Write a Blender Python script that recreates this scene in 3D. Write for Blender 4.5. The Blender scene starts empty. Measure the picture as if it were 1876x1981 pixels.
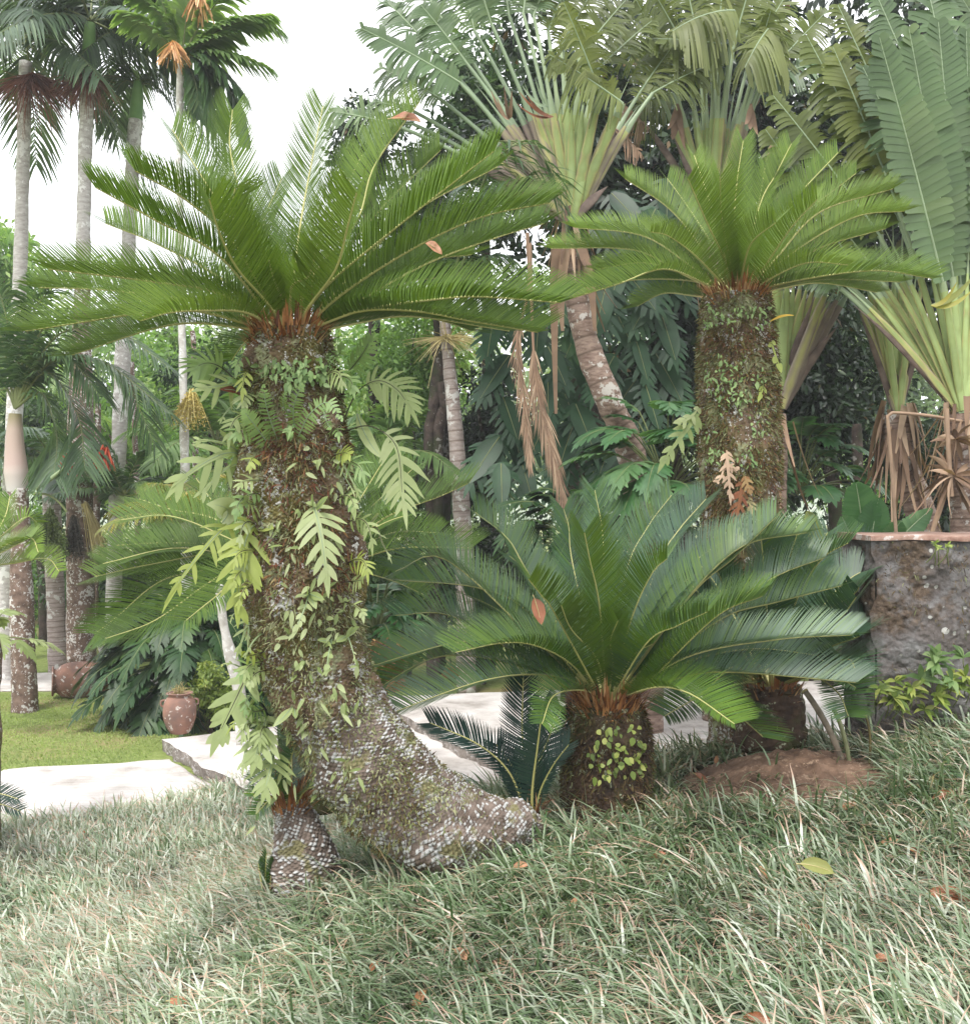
import bpy, math
import numpy as np
from mathutils import Vector
rng = np.random.default_rng(11)
R = math.radians
F, CX, CY, EYE = 2000.0, 938.0, 990.0, 2.7      # view scale: distances are metres from the lens, eye 2.7 m above the lawn
def P(u, v, d):
    return np.array([(u - CX) / F * d, d, EYE - (v - CY) / F * d])
def S(d): return F / d
sc = bpy.context.scene
COL = sc.collection
ORG = {}
Z = np.array([0., 0., 1.])
def nrm(a):
    a = np.asarray(a, float)
    return a / np.maximum(np.linalg.norm(a, axis=-1, keepdims=True), 1e-9)
# ---------- value noise ----------
def _h(i, j, k, s):
    n = (i * 73856093 ^ j * 19349663 ^ k * 83492791 ^ s * 2654435761) & 0xffffffff
    n = ((n ^ (n >> 13)) * 1274126177) & 0xffffffff
    n = (n ^ (n >> 16)) & 0xffff
    return n / 65535.0
def vn(p, sc_=1.0, seed=0):
    p = np.asarray(p, float) * sc_ + 1000.0
    i = np.floor(p).astype(np.int64); f = p - i; f = f * f * (3 - 2 * f)
    r = 0
    for a in (0, 1):
        for b in (0, 1):
            for c in (0, 1):
                w = (f[..., 0] if a else 1 - f[..., 0]) * (f[..., 1] if b else 1 - f[..., 1]) * (f[..., 2] if c else 1 - f[..., 2])
                r = r + w * _h(i[..., 0] + a, i[..., 1] + b, i[..., 2] + c, seed)
    return r * 2 - 1
def fbm(p, s=1.0, o=3, seed=0):
    r = 0; a = 1.0
    for k in range(o):
        r = r + a * vn(p, s * 2 ** k, seed + k); a *= .5
    return r
# ---------- mesh builder (quads only) ----------
class MB:
    def __init__(s): s.V = []; s.Q = []; s.M = []; s.T = []; s.A = []; s.n = 0
    def add(s, V, Q, tint=0.5, along=0.0, mat=0):
        V = np.asarray(V, float).reshape(-1, 3); Q = np.asarray(Q, np.int64).reshape(-1, 4)
        s.V.append(V); s.Q.append(Q + s.n); s.M.append(np.full(len(Q), mat, np.int32))
        s.T.append(np.broadcast_to(np.asarray(tint, float), (len(V),)) if np.ndim(tint) < 2 else np.asarray(tint).reshape(-1))
        s.A.append(np.broadcast_to(np.asarray(along, float), (len(V),)))
        s.n += len(V)
    def build(s, name, mats, parent=None, origin=None, smooth=True):
        V = np.concatenate(s.V); Q = np.concatenate(s.Q); M = np.concatenate(s.M)
        T = np.concatenate(s.T).astype(np.float32); A = np.concatenate(s.A).astype(np.float32)
        if parent is not None: o0 = ORG[parent.name]
        else: o0 = np.array(origin if origin is not None else V[V[:, 2].argmin()], float)
        me = bpy.data.meshes.new(name)
        me.vertices.add(len(V)); me.vertices.foreach_set('co', (V - o0).astype(np.float32).ravel())
        me.loops.add(len(Q) * 4); me.loops.foreach_set('vertex_index', Q.astype(np.int32).ravel())
        me.polygons.add(len(Q)); me.polygons.foreach_set('loop_start', np.arange(0, len(Q) * 4, 4, dtype=np.int32))
        me.polygons.foreach_set('loop_total', np.full(len(Q), 4, np.int32))
        me.polygons.foreach_set('material_index', M)
        me.polygons.foreach_set('use_smooth', np.full(len(Q), smooth, bool))
        a = me.attributes.new('tint', 'FLOAT', 'POINT'); a.data.foreach_set('value', T)
        a = me.attributes.new('along', 'FLOAT', 'POINT'); a.data.foreach_set('value', A)
        for m in (mats if isinstance(mats, (list, tuple)) else [mats]): me.materials.append(m)
        me.update(calc_edges=True)
        o = bpy.data.objects.new(name, me); COL.objects.link(o)
        if parent is not None: o.parent = parent
        else: o.location = o0
        ORG[o.name] = o0
        return o
def tag(o, label, cat, group=None, kind=None):
    o['label'] = label; o['category'] = cat
    if group: o['group'] = group
    if kind: o['kind'] = kind
    return o
def struct(o): o['kind'] = 'structure'; return o
def thing(name, loc, label, cat, group=None):
    o = bpy.data.objects.new(name, None); COL.objects.link(o); o.location = loc; o.empty_display_size = .1
    ORG[o.name] = np.array(loc, float)
    return tag(o, label, cat, group)
# ---------- shapes ----------
def strips(mb, base, d, n, L, W, K=3, droop=0.0, curl=0.0, prof=None, fold=0.0, tint=0.5, mat=0, side_curve=None, along0=0.0, tip=1.0):
    """M tapering blades: base (M,3), direction d, face normal n, length, width, sag along -Z (fraction of L)"""
    base = np.atleast_2d(base); M_ = len(base)
    d = nrm(np.broadcast_to(d, (M_, 3))); n = np.broadcast_to(n, (M_, 3))
    n = nrm(n - d * (n * d).sum(-1, keepdims=True))
    L = np.broadcast_to(L, (M_,)).astype(float); W = np.broadcast_to(W, (M_,)).astype(float)
    droop = np.broadcast_to(droop, (M_,)); curl = np.broadcast_to(curl, (M_,))
    w = nrm(np.cross(d, n))
    s = np.linspace(0, 1, K + 1)
    if prof is None: pr = np.interp(s, [0, .15, .6, 1], [.6, 1, .85, .06])
    else: pr = np.interp(s, np.linspace(0, 1, len(prof)), prof)
    s_ = s[None, :, None]
    pt = base[:, None, :] + d[:, None, :] * L[:, None, None] * s_ - Z * (droop * L)[:, None, None] * s_ ** 2 - n[:, None, :] * (curl * L)[:, None, None] * s_ ** 2
    if side_curve is not None:
        pt = pt + side_curve[:, None, :] * L[:, None, None] * s_ ** 2
    tv = np.broadcast_to(tint, (M_,))
    hw = (W[:, None] * pr[None, :] * .5)[..., None]
    if fold:
        rows = np.stack([pt - w[:, None, :] * hw + n[:, None, :] * hw * fold, pt, pt + w[:, None, :] * hw + n[:, None, :] * hw * fold], 2)
        c = 3
    else:
        rows = np.stack([pt - w[:, None, :] * hw, pt + w[:, None, :] * hw], 2); c = 2
    V = rows.reshape(-1, 3)
    b = (np.arange(M_) * (K + 1) * c)[:, None, None] + (np.arange(K) * c)[None, :, None]
    Q = []
    for j in range(c - 1):
        q = np.stack([b + j, b + j + 1, b + c + j + 1, b + c + j], -1).reshape(-1, 4); Q.append(q)
    al = np.broadcast_to(s[None, :, None] * tip + along0, (M_, K + 1, c)).reshape(-1)
    mb.add(V, np.concatenate(Q), np.repeat(tv, (K + 1) * c), al, mat)
def frames(pts):
    pts = np.asarray(pts, float); t = np.gradient(pts, axis=0); t = nrm(t)
    ref = np.array([0, -1., 0]) if abs(t[0] @ np.array([0, -1., 0])) < .9 else np.array([1., 0, 0])
    u = nrm(ref - t[0] * (ref @ t[0])); U = [u]
    for k in range(1, len(pts)):
        u = nrm(U[-1] - t[k] * (U[-1] @ t[k])); U.append(u)
    U = np.array(U); return t, U, np.cross(t, U)
def smooth_path(pts, n):
    pts = np.asarray(pts, float); m = len(pts)
    if m == 2: return pts[0] + (pts[1] - pts[0]) * np.linspace(0, 1, n)[:, None]
    if m == 3:
        t = np.linspace(0, 1, n)[:, None]
        c = 2 * pts[1] - .5 * (pts[0] + pts[2])
        return (1 - t) ** 2 * pts[0] + 2 * t * (1 - t) * c + t * t * pts[2]
    seg = np.linalg.norm(np.diff(pts[:, :3], axis=0), axis=1); cs = np.r_[0, np.cumsum(seg)] / seg.sum()
    tt = np.linspace(0, 1, n); out = []
    ext = np.vstack([2 * pts[0] - pts[1], pts, 2 * pts[-1] - pts[-2]])
    for t in tt:
        i = min(np.searchsorted(cs, t, side='right') - 1, m - 2); i = max(i, 0)
        f = (t - cs[i]) / max(cs[i + 1] - cs[i], 1e-9)
        p0, p1, p2, p3 = ext[i], ext[i + 1], ext[i + 2], ext[i + 3]
        out.append(.5 * ((2 * p1) + (p2 - p0) * f + (2 * p0 - 5 * p1 + 4 * p2 - p3) * f * f + (3 * p1 - p0 - 3 * p2 + p3) * f ** 3))
    return np.array(out)
def rad_at(pts, rad, n):
    pts = np.asarray(pts, float); cs = np.r_[0, np.cumsum(np.linalg.norm(np.diff(pts, axis=0), axis=1))]
    return np.interp(np.linspace(0, 1, n), cs / cs[-1] if len(rad) == len(pts) else np.linspace(0, 1, len(rad)), rad)
def tube(mb, pts, rad, nu=8, tint=0.5, mat=0, disp=None, flat=1.0, along=None, upv=None, cap=False):
    pts = np.asarray(pts, float); n = len(pts); rad = np.broadcast_to(rad, (n,)).astype(float)
    t, U, B = frames(pts)
    if upv is not None:
        U = nrm(upv - t * (t @ np.asarray(upv, float))[:, None]); B = np.cross(t, U)
    a = np.linspace(0, 2 * np.pi, nu, endpoint=False)
    r = rad[:, None] * np.ones(nu)[None]
    if disp is not None: r = disp(pts, a, r, U, B)
    if hasattr(disp, 'cell'):
        tint = disp.cell.reshape(-1)
        if cap: tint = np.r_[tint, .5, .5]
    V = pts[:, None, :] + (np.cos(a)[None, :, None] * U[:, None, :] * np.broadcast_to(flat, (n,))[:, None, None] + np.sin(a)[None, :, None] * B[:, None, :]) * r[..., None]
    V = V.reshape(-1, 3)
    i = np.arange(n - 1)[:, None] * nu; j = np.arange(nu)[None, :]; j2 = (j + 1) % nu
    Q = np.stack([i + j, i + j2, i + nu + j2, i + nu + j], -1).reshape(-1, 4)
    if cap:
        V = np.vstack([V, pts[-1][None], pts[0][None]]); k = n * nu; b = (n - 1) * nu
        jj = np.arange(0, nu - 1, 2)
        Q = np.vstack([Q, np.stack([b + jj, b + jj + 1, b + (jj + 2) % nu, np.full(len(jj), k)], -1),
                       np.stack([jj, np.full(len(jj), k + 1), (jj + 2) % nu, jj + 1], -1)])
    if along is None:
        al = np.repeat(np.linspace(0, 1, n), nu)
        if cap: al = np.r_[al, 1, 0]
    else: al = along
    mb.add(V, Q, tint, al, mat)
def box(mb, x0, x1, y0, y1, z0, z1, mat=0, tint=.5):
    V = [(x, y, z) for z in (z0, z1) for y in (y0, y1) for x in (x0, x1)]
    mb.add(V, [(0, 2, 3, 1), (4, 5, 7, 6), (0, 1, 5, 4), (2, 6, 7, 3), (0, 4, 6, 2), (1, 3, 7, 5)], tint, 0, mat)
# pinnate leaf along a curve
def pinnate(mb, cv, up, n, Lf, W, a0=75, a1=30, vee=25, s0=.12, s1=1.0, K=3, droop=.1, fwd=.0, tint=.5, jit=.04, tj=.15, prof=None, fold=0, mat=0, curl=0.0, sides=(-1, 1), Lj=.05, twist=0):
    cv = np.asarray(cv, float); m = len(cv)
    T = nrm(np.gradient(cv, axis=0)); up = np.broadcast_to(up, (m, 3))
    N = nrm(up - T * (up * T).sum(-1, keepdims=True)); Sd = np.cross(T, N)
    for sd in sides:
        s = np.linspace(s0, s1, n) + rng.normal(0, .25 * (s1 - s0) / n, n); s = np.clip(s, 0, 1)
        x = s * (m - 1); g = lambda A: np.stack([np.interp(x, np.arange(m), A[:, k]) for k in range(3)], -1)
        b, t_, n_, sv = g(cv), nrm(g(T)), nrm(g(N)), nrm(g(Sd))
        r = (s - s0) / (s1 - s0)
        a = np.radians(a0 + (a1 - a0) * r + rng.normal(0, jit * 57, n)); ve = np.radians(vee + rng.normal(0, jit * 57, n))
        lat = sv * (sd * np.cos(ve))[:, None] + n_ * np.sin(ve)[:, None]
        d = t_ * np.cos(a)[:, None] + lat * np.sin(a)[:, None]
        nn = n_ * np.cos(ve)[:, None] - sv * (sd * np.sin(ve))[:, None]
        if twist: nn = nn + t_ * twist
        L = Lf(r) * (1 + rng.normal(0, Lj, n))
        wv = W(r) if callable(W) else W
        strips(mb, b, d, nn, L, wv, K, droop, curl, prof, fold, np.clip(tint + rng.normal(0, tj, n), 0, 1), mat,
               side_curve=(t_ * fwd if fwd else None))
# ---------- materials ----------
def newmat(name):
    m = bpy.data.materials.new(name); m.use_nodes = True; nt = m.node_tree
    for n in list(nt.nodes): nt.nodes.remove(n)
    return m, nt
def N(nt, t, **k):
    n = nt.nodes.new(t)
    for a, b in k.items():
        if a.startswith('i_'):
            key = a[2:]; n.inputs[int(key) if key.isdigit() else key.replace('_', ' ')].default_value = b
        else: setattr(n, a, b)
    return n
def ramp(nt, fac, stops, interp='LINEAR'):
    r = nt.nodes.new('ShaderNodeValToRGB'); r.color_ramp.interpolation = interp
    e = r.color_ramp.elements
    while len(e) > 1: e.remove(e[-1])
    for i, (p, c) in enumerate(stops):
        x = e[0] if i == 0 else e.new(p)
        x.position = p; x.color = (*c, 1) if len(c) == 3 else c
    nt.links.new(fac, r.inputs[0]); return r.outputs[0]
def mixc(nt, fac, a, b, mode='MIX'):
    m = nt.nodes.new('ShaderNodeMix'); m.data_type = 'RGBA'; m.blend_type = mode
    for s, v in ((0, fac), (6, a), (7, b)):
        if hasattr(v, 'links') or hasattr(v, 'node'): nt.links.new(v, m.inputs[s])
        else: m.inputs[s].default_value = v if s == 0 else ((*v, 1) if len(v) == 3 else v)
    return m.outputs[2]
def attr(nt, n): a = nt.nodes.new('ShaderNodeAttribute'); a.attribute_name = n; return a.outputs['Fac']
def noise(nt, scale, detail=3, vec=None, rough=.55, out=0):
    n = N(nt, 'ShaderNodeTexNoise', i_Scale=scale, i_Detail=detail, i_Roughness=rough)
    if vec is None: vec = N(nt, 'ShaderNodeTexCoord').outputs['Object']
    nt.links.new(vec, n.inputs['Vector']); return n.outputs[out]
def vor(nt, scale, out='Distance', vec=None, feat='F1'):
    n = N(nt, 'ShaderNodeTexVoronoi', feature=feat, i_Scale=scale)
    if vec is None: vec = N(nt, 'ShaderNodeTexCoord').outputs['Object']
    nt.links.new(vec, n.inputs['Vector']); return n.outputs[out]
def bump(nt, h, strength=.5, dist=.01):
    b = N(nt, 'ShaderNodeBump', i_Strength=strength, i_Distance=dist); nt.links.new(h, b.inputs['Height']); return b.outputs[0]
def finish(nt, col, rough=.6, spec=.5, transl=0, tcol=None, nrmout=None):
    o = N(nt, 'ShaderNodeOutputMaterial'); p = N(nt, 'ShaderNodeBsdfPrincipled')
    if hasattr(col, 'node'): nt.links.new(col, p.inputs['Base Color'])
    else: p.inputs['Base Color'].default_value = (*col, 1)
    if hasattr(rough, 'node'): nt.links.new(rough, p.inputs['Roughness'])
    else: p.inputs['Roughness'].default_value = rough
    p.inputs['Specular IOR Level'].default_value = spec
    if nrmout is not None: nt.links.new(nrmout, p.inputs['Normal'])
    if transl:
        t = N(nt, 'ShaderNodeBsdfTranslucent'); mx = N(nt, 'ShaderNodeMixShader'); mx.inputs[0].default_value = transl
        c = mixc(nt, 1.0, col, tcol or (1.6, 1.7, .7), 'MULTIPLY'); nt.links.new(c, t.inputs[0])
        nt.links.new(p.outputs[0], mx.inputs[1]); nt.links.new(t.outputs[0], mx.inputs[2]); nt.links.new(mx.outputs[0], o.inputs[0])
    else: nt.links.new(p.outputs[0], o.inputs[0])
def leafmat(name, stops, rough=.4, transl=.25, spec=.5, tipc=None, tipat=.85, patch=.25, pscale=3, tcol=None, tipj=.25):
    m, nt = newmat(name)
    t = attr(nt, 'tint'); c = ramp(nt, t, stops)
    if tipc:
        al = attr(nt, 'along')
        mt = N(nt, 'ShaderNodeMath', operation='MULTIPLY_ADD'); nt.links.new(t, mt.inputs[0]); mt.inputs[1].default_value = tipj
        nt.links.new(al, mt.inputs[2])
        mr = N(nt, 'ShaderNodeMapRange'); nt.links.new(mt.outputs[0], mr.inputs[0])
        mr.inputs[1].default_value = tipat; mr.inputs[2].default_value = tipat + .12
        c = mixc(nt, mr.outputs[0], c, tipc)
    if patch:
        f = noise(nt, pscale, 3); g = ramp(nt, f, [(.3, (1 - patch,) * 3), (.7, (1 + patch * .8,) * 3)])
        c = mixc(nt, 1.0, c, g, 'MULTIPLY')
    finish(nt, c, rough, spec, transl, tcol)
    return m
M = {}
M['cyc'] = leafmat('cycad_leaflet', [(0, (.045, .085, .012)), (.5, (.08, .14, .02)), (1, (.14, .21, .035))], rough=.55, transl=.2, spec=.28)
M['cyc_sheen'] = leafmat('cycad_leaflet_dark', [(0, (.04, .085, .055)), (.4, (.06, .115, .06)), (.68, (.065, .13, .025)), (1, (.1, .17, .02))], rough=.38, transl=.15, spec=.45)  # bluish low stops: sky sheen put into the leaflet colour
M['cyc_low'] = leafmat('cycad_seedling', [(0, (.012, .035, .03)), (1, (.03, .07, .045))], rough=.36, transl=.15)
M['rachis'] = leafmat('cycad_midrib', [(0, (.34, .33, .1)), (1, (.52, .48, .2))], rough=.5, transl=0, patch=.1)
M['rachis_d'] = leafmat('palm_midrib', [(0, (.1, .13, .04)), (1, (.22, .24, .09))], rough=.5, transl=0, patch=.1)
M['fiber'] = leafmat('cycad_leaf_base', [(0, (.1, .035, .012)), (.4, (.3, .11, .03)), (.75, (.42, .2, .07)), (1, (.5, .33, .17))], rough=.8, transl=0, pscale=20)
M['moss'] = leafmat('trunk_moss', [(0, (.035, .02, .008)), (.3, (.09, .05, .015)), (.5, (.11, .09, .02)), (.75, (.12, .15, .05)), (1, (.3, .3, .16))], rough=.8, transl=.1, pscale=8)
M['moss_red'] = leafmat('trunk_dry_fern', [(0, (.05, .015, .008)), (.4, (.16, .045, .018)), (.7, (.2, .1, .03)), (1, (.26, .22, .1))], rough=.8, transl=.1, pscale=8)
M['fern'] = leafmat('polypody', [(0, (.2, .26, .08)), (.5, (.3, .36, .15)), (1, (.42, .46, .25))], rough=.55, transl=.3, patch=.15, pscale=8, tcol=(1.1, 1.2, .6))
M['fern_y'] = leafmat('polypody_yellow', [(0, (.24, .3, .05)), (1, (.36, .41, .11))], rough=.55, transl=.3, patch=.15, pscale=8, tcol=(1.1, 1.15, .5))
M['fern_g'] = leafmat('sword_fern', [(0, (.13, .22, .07)), (1, (.26, .36, .14))], rough=.55, transl=.25, patch=.2, pscale=8)
M['stem_dark'] = leafmat('fern_stem', [(0, (.02, .015, .01)), (1, (.06, .04, .02))], rough=.5, transl=0)
M['grass'] = leafmat('mondo_grass_blade', [(0, (.05, .1, .03)), (.35, (.15, .21, .11)), (.7, (.32, .37, .26)), (.93, (.52, .55, .46)), (.96, (.5, .38, .3)), (1, (.66, .54, .46))], rough=.36, transl=.15, spec=.65, tipc=(.42, .27, .19), tipat=.98, patch=.3, pscale=1.2, tipj=.35)  # silvery stops put the sky's reflection into the blade colour
M['lawn_blade'] = leafmat('lawn_blade', [(0, (.13, .19, .035)), (.5, (.2, .27, .05)), (1, (.32, .37, .12))], rough=.6, transl=.2, patch=.2, pscale=1.5)
M['philo'] = leafmat('philodendron_leaf', [(0, (.012, .04, .01)), (.6, (.028, .07, .018)), (1, (.07, .13, .03))], rough=.45, transl=.15, spec=.35)
M['philo_l'] = leafmat('philodendron_light', [(0, (.03, .09, .03)), (.6, (.06, .15, .05)), (1, (.14, .24, .1))], rough=.35, transl=.25, spec=.5)
M['monst'] = leafmat('monstera_leaf', [(0, (.012, .04, .015)), (.6, (.022, .065, .025)), (1, (.05, .11, .04))], rough=.45, transl=.12, spec=.35, patch=.35)
M['paddle'] = leafmat('paddle_blade', [(0, (.045, .085, .03)), (.5, (.085, .14, .055)), (1, (.17, .22, .1))], rough=.42, transl=.2, spec=.4, pscale=1.5, patch=.3)
M['paddle_o'] = leafmat('paddle_blade_olive', [(0, (.06, .08, .018)), (.5, (.11, .14, .03)), (1, (.2, .22, .07))], rough=.45, transl=.35, spec=.4, pscale=1.5, patch=.3)
M['petiole'] = leafmat('petiole', [(0, (.13, .19, .1)), (.5, (.22, .29, .17)), (1, (.3, .37, .2))], rough=.45, transl=0, patch=.15)
M['sheath'] = leafmat('sheath', [(0, (.12, .08, .065)), (.3, (.2, .15, .12)), (.5, (.27, .23, .14)), (.62, (.36, .33, .12)), (.78, (.26, .32, .1)), (1, (.33, .42, .16))], rough=.6, transl=0, patch=.2, pscale=4)
M['dry'] = leafmat('dry_leaf', [(0, (.12, .07, .045)), (.5, (.27, .17, .11)), (1, (.45, .32, .22))], rough=.8, transl=.1, pscale=5)
M['palm'] = leafmat('palm_leaflet', [(0, (.035, .07, .035)), (.6, (.07, .13, .055)), (1, (.15, .21, .09))], rough=.38, transl=.3)
M['palm_d'] = leafmat('palm_leaflet_dark', [(0, (.035, .06, .035)), (.6, (.08, .13, .07)), (1, (.18, .24, .12))], rough=.45, transl=.3)  # leaflets lightened: glare of the bright sky put into their colour
M['palm_l'] = leafmat('palm_leaflet_light', [(0, (.08, .15, .045)), (.6, (.16, .25, .09)), (1, (.28, .37, .16))], rough=.45, transl=.4)
M['palm_y'] = leafmat('palm_leaflet_yellow', [(0, (.1, .13, .04)), (.5, (.3, .3, .08)), (1, (.6, .36, .06))], rough=.45, transl=.3)
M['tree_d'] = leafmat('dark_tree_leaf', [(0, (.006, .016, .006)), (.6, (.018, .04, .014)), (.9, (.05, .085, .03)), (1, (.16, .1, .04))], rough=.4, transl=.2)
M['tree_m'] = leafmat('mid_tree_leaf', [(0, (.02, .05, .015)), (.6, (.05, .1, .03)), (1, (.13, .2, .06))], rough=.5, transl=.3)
M['tree_l'] = leafmat('light_tree_leaf', [(0, (.09, .18, .04)), (.6, (.18, .3, .08)), (1, (.34, .42, .18))], rough=.6, transl=.4)
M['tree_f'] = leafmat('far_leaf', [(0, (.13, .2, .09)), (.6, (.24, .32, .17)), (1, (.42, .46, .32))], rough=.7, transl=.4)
M['bush_y'] = leafmat('bush_yellow', [(0, (.08, .13, .02)), (.6, (.2, .27, .05)), (1, (.36, .38, .1))], rough=.5, transl=.3)
M['deadleaf'] = leafmat('fallen_leaf', [(0, (.13, .045, .02)), (.5, (.34, .12, .05)), (1, (.58, .3, .17))], rough=.5, transl=.1, patch=.2, pscale=12)
M['flower_r'] = leafmat('red_flower', [(0, (.4, .04, .02)), (1, (.65, .12, .05))], rough=.6, transl=.1)
M['fruit_y'] = leafmat('yellow_berries', [(0, (.35, .25, .04)), (1, (.6, .5, .15))], rough=.5, transl=0)
M['fruit_o'] = leafmat('orange_fruit', [(0, (.45, .2, .07)), (1, (.7, .42, .2))], rough=.5, transl=.1)
M['fruit_g'] = leafmat('green_berries', [(0, (.04, .07, .015)), (1, (.2, .26, .07))], rough=.5, transl=0)
M['fruit_b'] = leafmat('black_berries', [(0, (.02, .02, .015)), (1, (.09, .075, .05))], rough=.5, transl=0)
M['fruit_s'] = leafmat('straw', [(0, (.3, .24, .1)), (1, (.5, .42, .2))], rough=.7, transl=.1)
M['pinkfib'] = leafmat('rusty_flower_stalks', [(0, (.12, .04, .035)), (1, (.3, .13, .11))], rough=.8, transl=.15)
def barkmat(name, base, dark, spot, spotscale=18, spotamt=.5, green=None, rings=0, ringc=(.2, .15, .11), zs=1.0, bstr=.7, spot2=None, cells=0):
    m, nt = newmat(name)
    tc = N(nt, 'ShaderNodeTexCoord').outputs['Object']
    mp = N(nt, 'ShaderNodeMapping'); nt.links.new(tc, mp.inputs[0]); mp.inputs['Scale'].default_value = (1, 1, zs)
    n1 = noise(nt, 9, 6, mp.outputs[0], .65)
    c = ramp(nt, n1, [(.35, dark), (.62, base)])
    if rings:
        a = attr(nt, 'along'); w = N(nt, 'ShaderNodeMath', operation='MULTIPLY'); nt.links.new(a, w.inputs[0]); w.inputs[1].default_value = rings
        f = N(nt, 'ShaderNodeMath', operation='FRACT'); nt.links.new(w.outputs[0], f.inputs[0])
        rr = ramp(nt, f.outputs[0], [(0, (1, 1, 1)), (.1, (0, 0, 0)), (.85, (0, 0, 0)), (1, (1, 1, 1))])
        c = mixc(nt, rr, c, ringc)
    if green:
        g = ramp(nt, noise(nt, 3.3, 5, tc, .6), [(.47, (0, 0, 0)), (.6, (1, 1, 1))]); c = mixc(nt, g, c, green)
    n2 = noise(nt, spotscale * .2, 4, tc); n3 = noise(nt, spotscale * 1.1, 4, tc, .62)
    a2 = N(nt, 'ShaderNodeMath', operation='MULTIPLY_ADD'); nt.links.new(n2, a2.inputs[0]); a2.inputs[1].default_value = .7; nt.links.new(n3, a2.inputs[2])
    sp = ramp(nt, a2.outputs[0], [(1.03 - spotamt * .3, (0, 0, 0)), (1.06 - spotamt * .3, (1, 1, 1))])
    if cells:
        a3 = N(nt, 'ShaderNodeMath', operation='MULTIPLY_ADD'); nt.links.new(n2, a3.inputs[0]); a3.inputs[1].default_value = .8; hf = N(nt, 'ShaderNodeMath', operation='MULTIPLY_ADD'); nt.links.new(attr(nt, 'tint'), hf.inputs[0]); hf.inputs[1].default_value = .42; h3 = N(nt, 'ShaderNodeMath', operation='MULTIPLY'); nt.links.new(n3, h3.inputs[0]); h3.inputs[1].default_value = .25; nt.links.new(h3.outputs[0], hf.inputs[2]); nt.links.new(hf.outputs[0], a3.inputs[2])
        sp = ramp(nt, a3.outputs[0], [(.89 - cells, (0, 0, 0)), (1.0 - cells, (.9, .9, .9))])
    c = mixc(nt, sp, c, spot)
    if spot2:
        s2 = ramp(nt, noise(nt, 7, 4, tc, .6), [(.56, (0, 0, 0)), (.62, (1, 1, 1))]); c = mixc(nt, s2, c, spot2)
    nb = bump(nt, noise(nt, 40, 5, mp.outputs[0], .7), bstr, .012)
    finish(nt, c, .85, .25, 0, None, nb); return m
M['bark_cyc'] = barkmat('cycad_bark', (.2, .135, .085), (.06, .04, .025), (.5, .49, .46), 42, .3, green=(.12, .1, .03), spot2=(.26, .27, .15))
M['bark_foot'] = barkmat('cycad_bark_scaled', (.23, .18, .15), (.085, .06, .045), (.5, .5, .49), 34, .5, spot2=(.2, .18, .09), cells=.2)
M['bark_low'] = barkmat('cycad_bark_dark', (.09, .055, .035), (.03, .02, .015), (.3, .32, .22), 25, .15, green=(.05, .055, .015))
M['bark_grey'] = barkmat('palm_bark_grey', (.56, .53, .51), (.36, .32, .3), (.7, .68, .66), 10, .4, rings=0, zs=3)  # grey raised to a paler tone, glare painted into the bark
M['bark_ring'] = barkmat('palm_bark_ringed', (.4, .34, .31), (.26, .21, .19), (.55, .53, .5), 9, .3, rings=38, ringc=(.17, .12, .1), zs=3)
M['bark_mott'] = barkmat('palm_bark_mottled', (.22, .15, .12), (.1, .065, .05), (.55, .52, .5), 26, .38)
M['bark_trav'] = barkmat('traveller_bark', (.34, .25, .2), (.16, .1, .08), (.5, .46, .42), 12, .2, rings=34, ringc=(.12, .08, .06), zs=3)
M['bark_dark'] = barkmat('dark_bark', (.075, .055, .045), (.025, .018, .015), (.2, .19, .17), 12, .15, green=(.03, .035, .015))
M['bark_white'] = barkmat('pale_bark', (.6, .58, .54), (.4, .37, .33), (.7, .7, .68), 12, .4)
M['shaft_p'], nt = newmat('crownshaft_pink'); finish(nt, ramp(nt, attr(nt, 'along'), [(0, (.5, .47, .45)), (.25, (.5, .42, .38)), (.35, (.46, .34, .3)), (.8, (.42, .32, .26)), (1, (.25, .22, .1))]), .5, .4)
M['shaft_g'], nt = newmat('crownshaft_green'); finish(nt, ramp(nt, noise(nt, 3), [(.3, (.13, .28, .07)), (.7, (.24, .4, .13))]), .45, .5)
M['shaft_b'], nt = newmat('crownshaft_blue'); finish(nt, ramp(nt, noise(nt, 3), [(.3, (.24, .3, .29)), (.7, (.34, .38, .36))]), .5, .5)
def clay():
    m, nt = newmat('clay'); tc = N(nt, 'ShaderNodeTexCoord').outputs['Object']
    c = ramp(nt, noise(nt, 5, 5, tc, .6), [(.3, (.14, .1, .09)), (.5, (.23, .13, .1)), (.7, (.32, .17, .12))])
    n2 = noise(nt, 13, 5, tc, .65)
    c = mixc(nt, ramp(nt, n2, [(.6, (0, 0, 0)), (.63, (1, 1, 1))]), c, (.55, .5, .46))
    finish(nt, c, .8, .3, nrmout=bump(nt, noise(nt, 30, 4, tc), .3, .01)); return m
M['clay'] = clay()
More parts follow.
